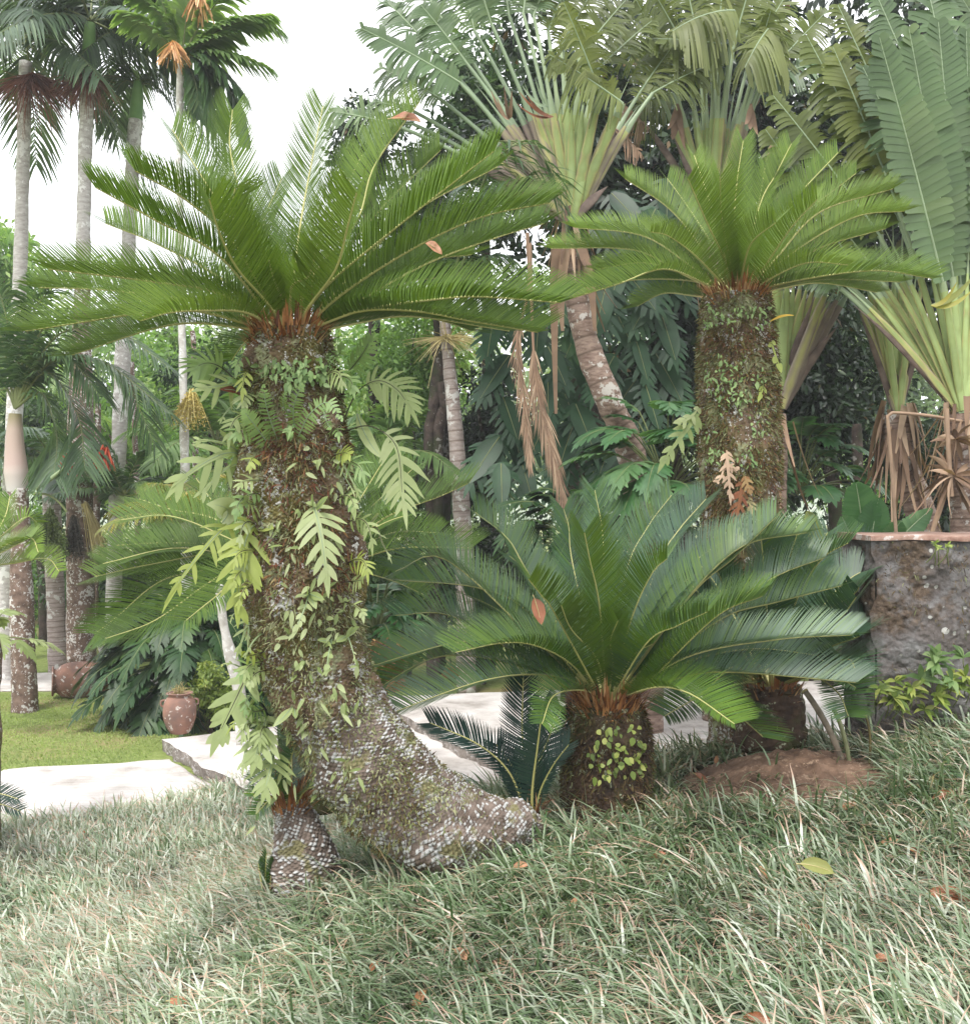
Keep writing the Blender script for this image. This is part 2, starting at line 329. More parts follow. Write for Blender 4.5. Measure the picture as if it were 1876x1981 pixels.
def concrete():
    m, nt = newmat('pale_concrete'); tc = N(nt, 'ShaderNodeTexCoord').outputs['Object']
    c = ramp(nt, noise(nt, 1.6, 7, tc, .65), [(.3, (.3, .27, .24)), (.45, (.52, .48, .45)), (.6, (.66, .63, .6)), (.75, (.74, .72, .69))])
    w = N(nt, 'ShaderNodeTexWave', i_Scale=5.5, i_Distortion=1.5, i_Detail=3, bands_direction='Y'); nt.links.new(tc, w.inputs[0])
    w.inputs['Detail Scale'].default_value = 2
    g = ramp(nt, w.outputs[1], [(.0, (.8, .77, .74)), (.4, (1, 1, 1))]); c = mixc(nt, .8, c, mixc(nt, 1, c, g, 'MULTIPLY'))
    k = vor(nt, .9, 'Distance', None, 'DISTANCE_TO_EDGE')
    nd = noise(nt, 6, 3, tc)
    c = mixc(nt, ramp(nt, noise(nt, 26, 4, tc, .7), [(.64, (0, 0, 0)), (.7, (1, 1, 1))]), c, (.33, .29, .26))
    finish(nt, c, .9, .2, nrmout=bump(nt, w.outputs[1], .35, .01)); return m
M['conc'] = concrete()
M['gravel'] = barkmat('step_gravel', (.3, .26, .23), (.12, .1, .08), (.45, .42, .4), 30, .3)
def wallmat():
    m, nt = newmat('mossy_stone'); tc = N(nt, 'ShaderNodeTexCoord').outputs['Object']
    c = ramp(nt, noise(nt, 5, 8, tc, .7), [(.3, (.08, .068, .058)), (.44, (.15, .13, .12)), (.56, (.22, .21, .205)), (.72, (.34, .335, .33))])
    sp = N(nt, 'ShaderNodeSeparateXYZ'); nt.links.new(tc, sp.inputs[0])
    # brown crust thick in the upper half, grey stone bare in the middle
    a = N(nt, 'ShaderNodeMapRange'); nt.links.new(sp.outputs[2], a.inputs[0]); a.inputs[1].default_value = .55; a.inputs[2].default_value = 1.1
    a.inputs[3].default_value = -.2; a.inputs[4].default_value = -.06
    n = N(nt, 'ShaderNodeMath', operation='ADD'); nt.links.new(noise(nt, 2.6, 7, tc, .65), n.inputs[0]); nt.links.new(a.outputs[0], n.inputs[1])
    br = ramp(nt, noise(nt, 22, 5, tc, .7), [(.3, (.05, .035, .025)), (.5, (.12, .085, .06)), (.7, (.24, .18, .13))])
    c = mixc(nt, ramp(nt, n.outputs[0], [(.47, (0, 0, 0)), (.55, (1, 1, 1))]), c, br)
    v = vor(nt, 11, 'Distance', tc); n2 = noise(nt, 8, 4, tc)
    ad = N(nt, 'ShaderNodeMath', operation='SUBTRACT'); nt.links.new(n2, ad.inputs[0]); nt.links.new(v, ad.inputs[1])
    c = mixc(nt, ramp(nt, ad.outputs[0], [(.38, (0, 0, 0)), (.42, (1, 1, 1))]), c, (.55, .54, .5))
    finish(nt, c, .9, .25, nrmout=bump(nt, noise(nt, 28, 7, tc, .75), .9, .03)); return m
M['wall'] = wallmat()
M['cap'] = barkmat('clay_cap', (.36, .24, .19), (.2, .11, .08), (.5, .44, .4), 9, .2)
M['soil'] = barkmat('soil', (.24, .15, .1), (.1, .06, .04), (.32, .22, .15), 40, .3)
def groundmat():
    m, nt = newmat('garden_ground'); tc = N(nt, 'ShaderNodeTexCoord').outputs['Object']
    lawn = ramp(nt, noise(nt, 14, 6, tc, .7), [(.3, (.13, .16, .045)), (.5, (.2, .25, .075)), (.7, (.3, .33, .13))])
    lawn = mixc(nt, ramp(nt, noise(nt, .5, 4, tc), [(.5, (0, 0, 0)), (.68, (1, 1, 1))]), lawn, (.3, .23, .12))
    soil = ramp(nt, noise(nt, 12, 5, tc, .7), [(.3, (.03, .03, .015)), (.6, (.08, .07, .035)), (.8, (.13, .1, .06))])
    c = mixc(nt, attr(nt, 'tint'), lawn, soil)
    finish(nt, c, .95, .1, nrmout=bump(nt, noise(nt, 40, 4, tc), .6, .03)); return m
M['ground'] = groundmat()
M['pet_dry'] = leafmat('dry_sheath_strip', [(0, (.13, .09, .075)), (.5, (.24, .18, .15)), (1, (.36, .29, .24))], rough=.8, transl=0, patch=.4, pscale=9)
M['mud'] = leafmat('stick_bark', [(0, (.14, .1, .07)), (1, (.42, .37, .28))], rough=.8, transl=0, patch=.3, pscale=20)
# ---------- terrain ----------
CP = np.array([(-2.11,4.5,.47),(0,3.6,.92),(1.41,3,1.21),(0,2,1.1),(-1.5,2,.8),(1.5,2,1.3),(0,0,1.15),(-2.5,2.5,.6),(-3.5,4.5,.2),(-4.5,6.5,.05),
 (-.22,5,.98),(-1.0,5.2,.86),(-2.24,6.5,.23),(-3.66,7.8,.13),(-3.73,8.9,.03),(-2.47,9.2,.05),(-2.04,9.3,.1),(-1.3,9.2,.12),(.64,5.5,1.15),(2.54,6.5,1.27),(3.0,6.3,1.42),
 (2.0,4.3,1.2),(1.25,6.5,1.2),(.19,6,1.07),(1.5,6.1,1.22),(1.4,8.3,.75),(.4,8.2,.3),(.9,9.6,.05),(-.8,7.6,.35),(-1.1,6.8,.5),(3.4,8.4,.9),(2.4,8,.95),(4,10.5,.4),(6,6,1.5),(6,3,1.6),(5,9,1.0),
 (-6,8,0),(-6,4,0),(-5,1,.1),(0,11.5,0),(3,12.5,0),(-3,11,0),(6,12.5,.1),(-8,11,0),(8,9,.8),(3.2,4.6,1.35),(-2,0,.8),(3,0,1.5)])
def _ph(r): return r
_A = CP[:, :2]; _n = len(_A); _D = np.linalg.norm(_A[:, None] - _A[None], axis=-1)
_MM = np.zeros((_n + 3, _n + 3)); _MM[:_n, :_n] = _D + np.eye(_n) * .02; _MM[:_n, _n] = 1; _MM[:_n, _n + 1:] = _A; _MM[_n, :_n] = 1; _MM[_n + 1:, :_n] = _A.T
_W = np.linalg.solve(_MM, np.r_[CP[:, 2], 0, 0, 0])
def gz(x, y, raw=False):
    x = np.asarray(x, float); y = np.asarray(y, float); sh = x.shape; xy = np.stack([x.ravel(), y.ravel()], -1)
    z = np.linalg.norm(xy[:, None] - _A[None], axis=-1) @ _W[:_n] + _W[_n] + xy @ _W[_n + 1:]
    X, Y = xy[:, 0], xy[:, 1]
    fade = np.clip((14 - Y) / 3, 0, 1) * np.clip((X + 7) / 3, 0, 1) * np.clip((11 - X) / 3, 0, 1)
    z = np.clip(z, 0, 1.7) * fade
    if not raw: z = z - .09 * np.clip(z / .12, 0, 1)
    return z.reshape(sh)
gx = np.unique(np.r_[np.linspace(-300, -12, 12), np.linspace(-12, -5, 15), np.arange(-5, 6, .09), np.linspace(6, 12, 14), np.linspace(12, 300, 12)])
gy = np.unique(np.r_[np.linspace(-60, -1, 8), np.arange(-1, 13, .09), np.linspace(13, 30, 20), np.linspace(30, 500, 14)])
X, Y = np.meshgrid(gx, gy); Zg = gz(X, Y)
pz = np.stack([X, Y, X * 0], -1); Zg = Zg + np.where(Zg > .02, fbm(pz, 3, 3) * .03, 0) * np.clip(Zg / .2, 0, 1)
g = MB(); nx = len(gx); ii = np.arange(len(gy) - 1)[:, None] * nx + np.arange(nx - 1)[None]
g.add(np.stack([X, Y, Zg], -1), np.stack([ii, ii + 1, ii + nx + 1, ii + nx], -1), tint=np.clip(Zg / .04, 0, 1).ravel())
struct(g.build('ground', M['ground'], origin=(0, 0, 0)))
# ---------- concrete path ----------
def slab(name, poly, z1, z0, mats, kind='structure', sub=10, rough=0.012, mat_side=1, cushion=.02):
    """poly: 4 corners in order; irregular cast slab"""
    mb = MB(); c = np.array(poly, float); n = 40
    s = np.linspace(0, 1, n); U, V_ = np.meshgrid(s, s)
    p = (1 - U)[..., None] * (1 - V_)[..., None] * c[0] + U[..., None] * (1 - V_)[..., None] * c[1] + U[..., None] * V_[..., None] * c[2] + (1 - U)[..., None] * V_[..., None] * c[3]
    q = np.concatenate([p, np.zeros(p.shape[:2] + (1,))], -1)
    edge = np.minimum(np.minimum(U, 1 - U), np.minimum(V_, 1 - V_))
    off = fbm(q, 2.2, 3, 5)[..., None] * .05 * (edge < .001)[..., None]
    q[..., :2] += off
    q[..., 2] = z1 + fbm(q, 1.5, 3, 2) * .008 - (edge < .001) * cushion
    k = np.arange(n - 1)[:, None] * n + np.arange(n - 1)[None]
    mb.add(q, np.stack([k, k + 1, k + n + 1, k + n], -1))
    ring = np.r_[q[0, :-1], q[:-1, -1], q[-1, :0:-1], q[:0:-1, 0]]
    lay = [ring.copy()]
    for f in (.4, .75, 1):
        r = ring.copy(); r[:, 2] = z1 - cushion - (z1 - cushion - z0) * f; r[:, :2] += fbm(r, 9, 3, 8)[:, None] * .03; lay.append(r)
    m_ = len(ring); A = np.vstack(lay)
    kk = np.arange(3)[:, None] * m_ + np.arange(m_)[None]; k2 = np.arange(3)[:, None] * m_ + ((np.arange(m_) + 1) % m_)[None]
    mb.add(A, np.stack([kk, kk + m_, k2 + m_, k2], -1), mat=mat_side)
    return mb.build(name, mats, origin=(*c.mean(0), 0))
struct(slab('path', [(-4.35, 7.6), (-.7, 7.6), (-3.42, 11.15), (-4.97, 10.75)], .045, -.1, [M['conc'], M['gravel']]))
struct(slab('path', [(-1.2, 8.25), (3.5, 7.6), (3.3, 15.8), (-3.66, 11.65)], .16, -.05, [M['conc'], M['gravel']]))
struct(slab('path', [(.55, 8.9), (6.5, 8.6), (6.0, 15.2), (-1.5, 13.6)], .285, .05, [M['conc'], M['gravel']]))
struct(slab('path', [(-14, 15.3), (-5.4, 15.6), (-4.6, 17.3), (-14, 16.9)], .03, -.1, [M['conc'], M['gravel']]))
struct(slab('path', [(-7.2, 7.2), (-4.45, 7.8), (-5.06, 10.6), (-7.2, 10.4)], .02, -.1, [M['soil'], M['soil']]))
# soil mound beside the cut sticks
def mound():
    mb = MB(); n = 90; c = P(1490, 1500, 5.95)
    a = np.linspace(-1, 1, n); U, V_ = np.meshgrid(a, a); x = c[0] + .1 + U * .62; y = c[1] + V_ * .5
    h = np.clip(1 - (U ** 2 + V_ ** 2), -.3, 1); z = gz(x, y, True) - .1 + .15 * h
    q = np.stack([x, y, z], -1); q[..., 2] += (fbm(q, 14, 4, 3) * .02 + np.abs(fbm(q, 35, 2, 9)) * .012)
    k = np.arange(n - 1)[:, None] * n + np.arange(n - 1)[None]
    mb.add(q, np.stack([k, k + 1, k + n + 1, k + n], -1))
    return tag(mb.build('soil_mound', M['soil']), 'low mound of bare brown dug soil in the grass by the cut sticks', 'soil', kind='stuff')
mound()
# ---------- mondo grass ----------
def blades(Nb, xr, yr, wfun, name_dens):
    x = rng.uniform(*xr, Nb); y = rng.uniform(*yr, Nb); return x, y
def mondo():
    Nt = 17000                                    # tufts, each a rosette of arching blades
    y = np.sqrt(rng.uniform(2.7 ** 2, 10.2 ** 2, Nt)); x = rng.uniform(-1, 1, Nt) * (y * .5 + .9)
    y2 = rng.uniform(2.65, 5.5, 5500); x2 = rng.uniform(-1, 1, 5500) * (y2 * .5 + .5); k2 = np.arange(5500) < 3000; x2, y2 = x2[k2], y2[k2]
    x = np.r_[x, x2]; y = np.r_[y, y2]
    z = gz(x, y, True)
    k = z > .035
    k &= ~((y > 7.0) & (x > -.6) & (x < 1.0) & (z < .3)) & ~((x > 2.45) & (y > 6.45) & (y < 8))
    c = P(1490, 1500, 5.95); k &= ~((((x - c[0] - .02) / .66) ** 2 + ((y - c[1] + .12) / .62) ** 2 < 1) & (rng.random(len(x)) < .95))
    k &= ~((x > 1.3) & (y > 7.6)); k &= ~((x > .9) & (y > 8.2))
    x, y, z = x[k], y[k], z[k]
    nb = 9
    pt = np.stack([x, y, x * 0], -1)
    base_az = np.where(x < -.8, 150, np.where(x < 1.0, 200, 168)) + fbm(pt, .7, 2, 4) * 75
    tv = fbm(pt, 1.3, 3, 21) * .16 + rng.normal(0, .16, len(x)) + np.clip((-x - .2) * .28, 0, .3)  # last term pales tufts toward the left: glare painted into their tint
    az = np.repeat(base_az, nb) + rng.normal(0, 46, len(x) * nb)
    xb = np.repeat(x, nb) + rng.normal(0, .018, len(x) * nb); yb = np.repeat(y, nb) + rng.normal(0, .018, len(x) * nb)
    zb = gz(xb, yb) - .01
    el = np.radians(np.clip(rng.normal(48, 18, len(xb)), 5, 86)); a = np.radians(az)
    # upright rim above the path
    rim = (yb > 7.6); el = np.where(rim, np.clip(el * 1.12, 0, 1.5), el)
    d = np.stack([np.cos(a) * np.cos(el), np.sin(a) * np.cos(el), np.sin(el)], -1)
    n = np.stack([-np.cos(a) * np.sin(el), -np.sin(a) * np.sin(el), np.cos(el)], -1) + rng.normal(0, .25, (len(a), 3))
    L = rng.uniform(.24, .52, len(a)) * np.where(x.repeat(nb) < -.8, .85, 1.0)
    t = np.clip(rng.beta(1.6, 1.6, len(a)) * .9 + np.repeat(tv, nb), 0, .93)
    dry = rng.random(len(a)) < np.where(xb > .5, .1, .05); t = np.where(dry, rng.uniform(.96, 1, len(a)), t)
    W = rng.uniform(.0055, .0115, len(a)) * np.where(xb < -.8, .85, 1) * np.clip(.75 + yb / 9, 1, 1.8) * np.where(dry, .8, 1)
    mb = MB()
    sc_ = nrm(rng.normal(0, 1, (len(a), 3))) * rng.uniform(0, .14, len(a))[:, None]
    tw = np.where(rng.random(len(a)) < .08, 3.0, 1.0)[:, None]
    strips(mb, np.stack([xb, yb, zb], -1), d, n, L, W, 5, rng.uniform(.35, .95, len(a)), 0, [.8, 1, 1, .85, .5, .1], 0, t, side_curve=sc_ * tw)
    tag(mb.build('mondo_grass', M['grass']), 'long arching grey green mondo grass with dry tips covering the whole foreground slope', 'grass', kind='stuff')
mondo()
def lawn():
    Nl = 60000; y = np.sqrt(rng.uniform(8.5 ** 2, 17.5 ** 2, Nl)); x = -rng.uniform(.17, .53, Nl) * y
    z = gz(x, y)
    k = (z < .02)
    s1 = (x > -4.98 - (10.9 - y) * -.12) & (y < 11.15 - .02) & (x < -2.2)
    lim = 10.75 + (x + 4.97) * .26
    k &= ~((y < lim) & (x > -5.05 + (10.75 - y) * .2)) & ~((x > -3.7) & (y > 7) & (y < 11.7 + (x + 3.66) * .4)) & ~((y > 15.3) & (y < 17.3) & (x < -4.6))
    k &= ~((x < -5) & (y < 10.6) & (x > -7.2))
    x, y = x[k], y[k]; n_ = len(x); a = rng.uniform(0, 6.28, n_); el = np.radians(rng.uniform(20, 80, n_))
    d = np.stack([np.cos(a) * np.cos(el), np.sin(a) * np.cos(el), np.sin(el)], -1)
    mb = MB(); strips(mb, np.stack([x, y, x * 0 - .003], -1), d, np.array([0, -.4, 1.]), rng.uniform(.03, .06, n_), rng.uniform(.006, .012, n_), 2, .3, 0, None, 0, np.clip(rng.beta(2, 2, n_) + .25 * fbm(np.stack([x, y, x * 0], -1), .8, 2), 0, 1))
    tag(mb.build('lawn_grass', M['lawn_blade']), 'short mown yellow green lawn grass behind the pale path at left', 'grass', kind='stuff')
lawn()
# ---------- cycads ----------
def frond_curve(c, mids, tip, d, L, side, n=26, r0=.05):
    """mids/tip in view px; depth solved so the frond is about L long; side -1 towards the viewer, +1 away"""
    s = S(d); du = (tip[0] - c[0]) / s; dv = (c[1] - tip[1]) / s
    pr = math.hypot(du, dv); dy = side * math.sqrt(max(L * L - pr * pr, 0.0))
    C = P(c[0], c[1], d); pts = []
    allp = list(mids) + [tip]; path = [0.]; last = c
    for q in allp: path.append(path[-1] + max(math.hypot(q[0] - last[0], q[1] - last[1]), 8)); last = q
    tot = path[-1]
    first = P(allp[0][0], allp[0][1], d + dy * (path[1] / tot)); dir0 = nrm(first - C)
    pts.append(C + np.array([dir0[0] * r0, dir0[1] * r0, -.02]))
    for q, l in zip(allp, path[1:]):
        pts.append(P(q[0], q[1], d + dy * (l / tot) ** .9))
    return smooth_path(pts, n)
def petiole_tint(m): return np.repeat(np.interp(np.linspace(0, 1, m), [0, .08, .16], [0, .1, 1]), 5)
def cyc_frond(root, C, cv, n=95, Ll=.17, W=.0075, mat='cyc', K=3, tint=.5, vee=28, sub=True, label=None, tw=1.0, rw=1.0):
    m = len(cv); T = nrm(np.gradient(cv, axis=0))
    rad = cv[-1] - C; rad[2] = 0; rad = nrm(rad) if np.linalg.norm(rad) > .05 else np.array([0, -1., 0])
    up = Z * 1.0 - rad * .75 + np.array([0, -.75, 0]) * tw
    Lf = lambda r: Ll * np.interp(r, [0, .12, .35, .75, .93, 1], [.35, .8, 1, 1, .82, .6])
    mb = MB()
    pinnate(mb, cv, up, n, Lf, W, 74, 46, vee, .13, .998, K, .04, .1, tint, .014, .15, [.75, 1, 1, .75, .15], 0, 0, -.05, Lj=.03)
    fr = mb.build('frond', M[mat], root)
    if label: fr['label'] = label
    r = np.interp(np.linspace(0, 1, m), [0, .1, .3, 1], [.012, .009, .0068, .003]) * rw * (1.0 if Ll > .1 else .7)
    rb = MB(); tube(rb, cv + up * 0, r, 5, rng.uniform(.2, .9)); rb.build('midrib', M['rachis'], fr)
    return fr
def auto_fronds(cpx, d, n, L, el0, el1, azs=None, drop=.35, seed=0):
    """curves radiating from a crown, for the fronds the photo does not single out"""
    C = P(*cpx, d); out = []; r_ = np.random.default_rng(seed)
    for i in range(n):
        az = (azs[0] + (azs[1] - azs[0]) * r_.random()) if azs else 360 * (i * .618 % 1); az = R(az)
        el = R(el0 + (el1 - el0) * r_.random()); l = L * r_.uniform(.85, 1.08); s = np.linspace(0, 1, 22)[:, None]
        d_ = np.array([math.cos(az) * math.cos(el), math.sin(az) * math.cos(el), math.sin(el)])
        out.append(C + np.array([math.cos(az) * .05, math.sin(az) * .05, -.02]) + d_ * l * s - Z * drop * l * r_.uniform(.6, 1.2) * s ** 2.2)
    return out
def crown_base(root, C, r, h, n=260, mat='fiber'):
    mb = MB(); a = rng.uniform(0, 6.28, n); rr = r * np.sqrt(rng.uniform(.15, 1, n)); z = rng.uniform(-h, .03, n)
    rr = np.where(z < 0, r * (.75 + .25 * rng.random(n)), rr)
    b = np.stack([C[0] + np.cos(a) * rr, C[1] + np.sin(a) * rr, C[2] + z], -1)
    el = np.radians(rng.uniform(35, 85, n)); d = np.stack([np.cos(a) * np.cos(el), np.sin(a) * np.cos(el), np.sin(el)], -1)
    nn = np.stack([np.cos(a), np.sin(a), np.full(n, .3)], -1)
    strips(mb, b, d, nn, rng.uniform(.07, .17, n), rng.uniform(.01, .024, n), 3, 0, rng.uniform(-.5, .3, n), [1, .8, .4, .05], .3, rng.random(n))
    return mb.build('leaf_base', M[mat], root)
def trunk_disp(sz, amp, seed, lump=.02):
    def f(pts, a, r, U, B):
        n = len(pts); seg = np.r_[0, np.cumsum(np.linalg.norm(np.diff(pts, axis=0), axis=1))]
        rm = r.mean(); nd = max(6, round(2 * math.pi * rm / sz)); nd += nd % 2
        A = a[None, :] * nd / (2 * np.pi); Bv = seg[:, None] / (sz * .62)
        p3 = pts[:, None, :] + (np.cos(a)[None, :, None] * U[:, None, :] + np.sin(a)[None, :, None] * B[:, None, :]) * r[..., None]
        w = fbm(p3, 6, 3, seed) * .8; w2 = fbm(p3, 7, 3, seed + 40) * .8
        u_, v_ = (A + Bv) * .5 + w, (A - Bv) * .5 + w2
        k = np.maximum(np.abs((u_ % 1) - .5), np.abs((v_ % 1) - .5)) * 2
        knob = np.clip(1 - k ** 3, 0, 1)
        cell = _h(np.floor(u_).astype(np.int64), np.floor(v_).astype(np.int64), np.zeros(A.shape, np.int64), seed)
        f.cell = np.clip(knob * 1.4, 0, 1) * cell
        return r + knob * amp * (.5 + .7 * cell) + fbm(p3, 3.2, 3, seed + 3) * lump + fbm(p3, 28, 2, seed + 7) * .006
    f.cell = None
    return f
def fluff(root, name, mat, pts, rad, n, Lr=(.015, .05), W=(.003, .009), a_rng=(0, 6.283), srange=(0, 1), tint=None, down=.3, stick=0.02, parent_is_thing=True):
    """small scraps of moss and dry leaf clinging to a trunk"""
    rad = rad_at(pts, rad, 60); pts = smooth_path(pts, 60)
    t, U, B = frames(pts); s = rng.uniform(*srange, n) * 59; i = np.clip(s.astype(int), 0, 58); f = (s - i)[:, None]
    pc = pts[i] * (1 - f) + pts[i + 1] * f; u, b = U[i], B[i]; a = rng.uniform(*a_rng, n)
    out = np.cos(a)[:, None] * u + np.sin(a)[:, None] * b
    cl = fbm(pc + out * .2, 7, 2, 77); keep = cl > rng.uniform(-.9, .35, n); pc, out, a, s = pc[keep], out[keep], a[keep], s[keep]; m = len(a)
    base = pc + out * (np.interp(s, np.arange(60), rad) + .012)[:, None]
    d = nrm(out * rng.uniform(.2, 1, m)[:, None] + rng.normal(0, .6, (m, 3)) - Z * down)
    L = rng.uniform(*Lr, m); mb = MB()
    tt = rng.random(m) if tint is None else np.clip(rng.normal(tint, .22, m), 0, 1)
    tt = np.clip(tt + .3 * fbm(base, 6, 2, 5), 0, 1)
    strips(mb, base, d, out + rng.normal(0, .4, (m, 3)), L, rng.uniform(*W, m), 2, rng.uniform(0, .6, m), 0, [.6, 1, .2], 0, tt)
    o_ = mb.build(name, M[mat], root); o_['kind'] = 'stuff'; return o_
def trunk(root, pts, rad, mats, nu=150, nv=300, sz=.045, amp=.016, seed=1, lump=.02, split=None, name='trunk'):
    p = smooth_path(pts, nv); r = rad_at(pts, rad, nv)
    mb = MB(); tube(mb, p, r, nu, .5, 0, trunk_disp(sz, amp, seed, lump), cap=True)
    if split is not None:
        q = mb.Q[0]; row = q[:, 0] // nu; mb.M[0] = (row > nv * split).astype(np.int32)
    return mb.build(name, mats, root)
def cycad(label, group, cpx, d, tpts, trad, Lfr, fronds, auto=(), mats=('bark_cyc',), leaf='cyc', nle=95, Ll=.17, W=.0075, K=3, sz=.045, tint=.5, nv=300, nu=150, amp=.016, baseoff=(0, 0, 0), cb=(.13, .12, 240), lump=.02, split=None, vee=28, rw=1.0, tw=1.0):
    C = P(*cpx, d) + np.array(baseoff)
    pts = [P(u, v, dd) for (u, v, dd) in tpts]
    base = pts[-1].copy()
    root = thing('cycad', base, label, 'cycad', group)
    trunk(root, pts, trad, [M[m] for m in mats], nu, nv, sz, amp, int(d * 10), lump, split)
    if cb: crown_base(root, C, cb[0], cb[1], cb[2])
    for f in fronds:
        mids, tip, side = f[0], f[1], f[2]; L = Lfr * (f[3] if len(f) > 3 else 1)
        cv = frond_curve(cpx, mids, tip, d, L, side)
        lf = np.linalg.norm(np.diff(cv, axis=0), axis=1).sum()
        cyc_frond(root, C, cv, max(int(nle * lf / Lfr), 30), Ll * (f[4] if len(f) > 4 else 1), W, leaf, K, tint + rng.normal(0, .1) + (.3 if len(f) > 3 and f[3] <= .95 and side < 0 else 0), vee, rw=rw, tw=tw)
    for cv in auto:
        cyc_frond(root, C, cv, nle, Ll, W, leaf, K, tint - .1 + rng.normal(0, .1), vee)
    return root, C, pts
# main leaning cycad
c1t = [(560, 640, 5.0), (566, 720, 5.0), (574, 850, 5.0), (582, 1000, 5.0), (588, 1150, 5.0), (604, 1260, 5.0), (640, 1360, 5.0), (695, 1455, 5.0), (765, 1540, 5.0), (850, 1592, 5.03), (935, 1602, 5.1), (1000, 1612, 5.2), (1060, 1665, 5.3)]
c1r = [.165, .2, .225, .245, .262, .25, .235, .238, .25, .23, .17, .1, .05]
f1 = [([(430, 500), (300, 425)], (185, 362), -1), ([(460, 480), (365, 390)], (262, 330), -1), ([(525, 560), (452, 425)], (455, 362), -1, .62, .9),
      ([(500, 500), (447, 300)], (450, 212), 1), ([(470, 470), (413, 377)], (333, 250), 1), ([(573, 500), (590, 383)], (625, 205), 1),
      ([(562, 585), (567, 550), (597, 534)], (612, 482), -1, .5, .9), ([(480, 605), (400, 600), (330, 604)], (272, 620), -1, .75),
      ([(430, 570), (300, 545)], (95, 520), -1), ([(420, 592), (220, 562)], (75, 556), 1), ([(465, 622), (333, 600)], (50, 640), -1, 1.0),
      ([(480, 635), (333, 628)], (140, 686), 1, .92), ([(430, 540), (300, 470)], (205, 432), 1), ([(600, 540), (690, 430), (725, 320)], (812, 196), 1, 1.08),
      ([(625, 543), (740, 400)], (852, 290), 1), ([(625, 560), (775, 433)], (955, 292), -1, 1.05), ([(640, 575), (792, 417)], (962, 322), 1, 1.05),
      ([(660, 570), (800, 480), (930, 420)], (1062, 392), -1, 1.12), ([(680, 590), (825, 510), (958, 460)], (1052, 432), 1, 1.1),
      ([(700, 600), (860, 577), (940, 574)], (1085, 585), -1, 1.15), ([(690, 603), (800, 601), (908, 620)], (1040, 642), -1, 1.05),
      ([(690, 625), (800, 612)], (985, 640), 1, 1.0), ([(660, 580), (790, 510)], (912, 492), 1, .95),
      ([(545, 540), (510, 440)], (545, 345), 1, .9), ([(575, 540), (650, 400)], (700, 300), 1, 1), ([(520, 520), (440, 430)], (385, 350), 1, .95),
      ([(600, 590), (650, 520), (672, 440)], (690, 372), -1, .85), ([(520, 590), (460, 520), (425, 450)], (405, 385), -1, .85),
      ([(480, 610), (400, 560), (330, 560)], (250, 580), 1, .85), ([(560, 600), (600, 560)], (610, 480), 1, .3, .6), ([(555, 600), (530, 540)], (520, 500), -1, .4, .6)]
C1, C1c, C1p = cycad('big leaning cycad with fern covered elbow shaped trunk in the middle of the slope', 'cycads planted in the garden', (560, 640), 5.0, c1t, c1r, 1.28, f1,
    auto_fronds((560, 640), 5.0, 4, 1.15, 10, 70, (30, 150), .3, 3), ('bark_cyc', 'bark_foot'), 'cyc', 150, .215, .0062, 4, .017, .55, 760, 250, .012, cb=(.17, .13, 420), vee=42, lump=.055, split=.56)
fluff(C1, 'moss', 'moss', C1p, c1r, 22000, srange=(0, .45), Lr=(.012, .04), W=(.003, .008)); fluff(C1, 'dry_fern', 'moss_red', C1p, c1r, 5000, srange=(.14, .38), Lr=(.02, .055)); fluff(C1, 'pale_moss', 'moss', C1p, c1r, 6000, srange=(.25, .8), Lr=(.008, .025), tint=.9)
fluff(C1, 'moss', 'moss', C1p, c1r, 8000, srange=(.42, .75), tint=.62, Lr=(.01, .03)); fluff(C1, 'moss', 'moss', C1p, c1r, 7000, srange=(.62, 1), Lr=(.006, .024), tint=.55)
# tall cycad at right
c3t = [(1424, 572, 7.0), (1424, 640, 7.0), (1427, 750, 7.0), (1430, 870, 7.0), (1433, 1000, 7.0), (1436, 1150, 7.0), (1438, 1500, 7.0)]
c3r = [.2, .235, .25, .25, .24, .235, .24]
f3 = [([(1400, 500), (1368, 433)], (1330, 345), -1), ([(1420, 430), (1425, 350)], (1437, 272), 1), ([(1468, 400), (1500, 337)], (1530, 278), 1),
      ([(1431, 547), (1451, 473)], (1500, 430), -1, .75), ([(1484, 450), (1534, 387)], (1620, 295), 1), ([(1477, 500), (1550, 417)], (1655, 335), 1),
      ([(1500, 500), (1585, 410)], (1725, 365), -1), ([(1530, 490), (1651, 420)], (1748, 408), 1), ([(1550, 500), (1600, 473)], (1712, 442), 1, .95),
      ([(1511, 527), (1567, 507)], (1640, 512), -1, .8), ([(1517, 547), (1684, 523)], (1800, 538), -1, 1.15), ([(1484, 563), (1584, 547)], (1695, 565), 1),
      ([(1351, 500), (1294, 457)], (1258, 448), -1, .85), ([(1367, 550), (1284, 520), (1192, 550)], (1068, 588), -1, 1.1), ([(1350, 540), (1250, 508)], (1155, 520), 1, .95),
      ([(1330, 510), (1240, 455)], (1112, 440), 1, 1.02), ([(1320, 530), (1225, 483)], (1065, 480), 1, 1.15), ([(1412, 545)], (1400, 488), -1, .4, .7),
      ([(1390, 450)], (1342, 300), 1), ([(1350, 470), (1290, 400)], (1208, 345), 1, 1), ([(1351, 573), (1284, 567)], (1232, 592), 1, .75),
      ([(1380, 480), (1330, 400)], (1290, 345), 1, .95), ([(1440, 480), (1465, 400)], (1480, 320), 1, .9), ([(1410, 500), (1395, 420)], (1392, 340), -1, .9),
      ([(1500, 555), (1600, 540)], (1740, 545), 1, 1.1), ([(1475, 520), (1530, 440)], (1580, 385), -1, .85), ([(1350, 545), (1240, 540)], (1140, 555), 1, 1.05)]
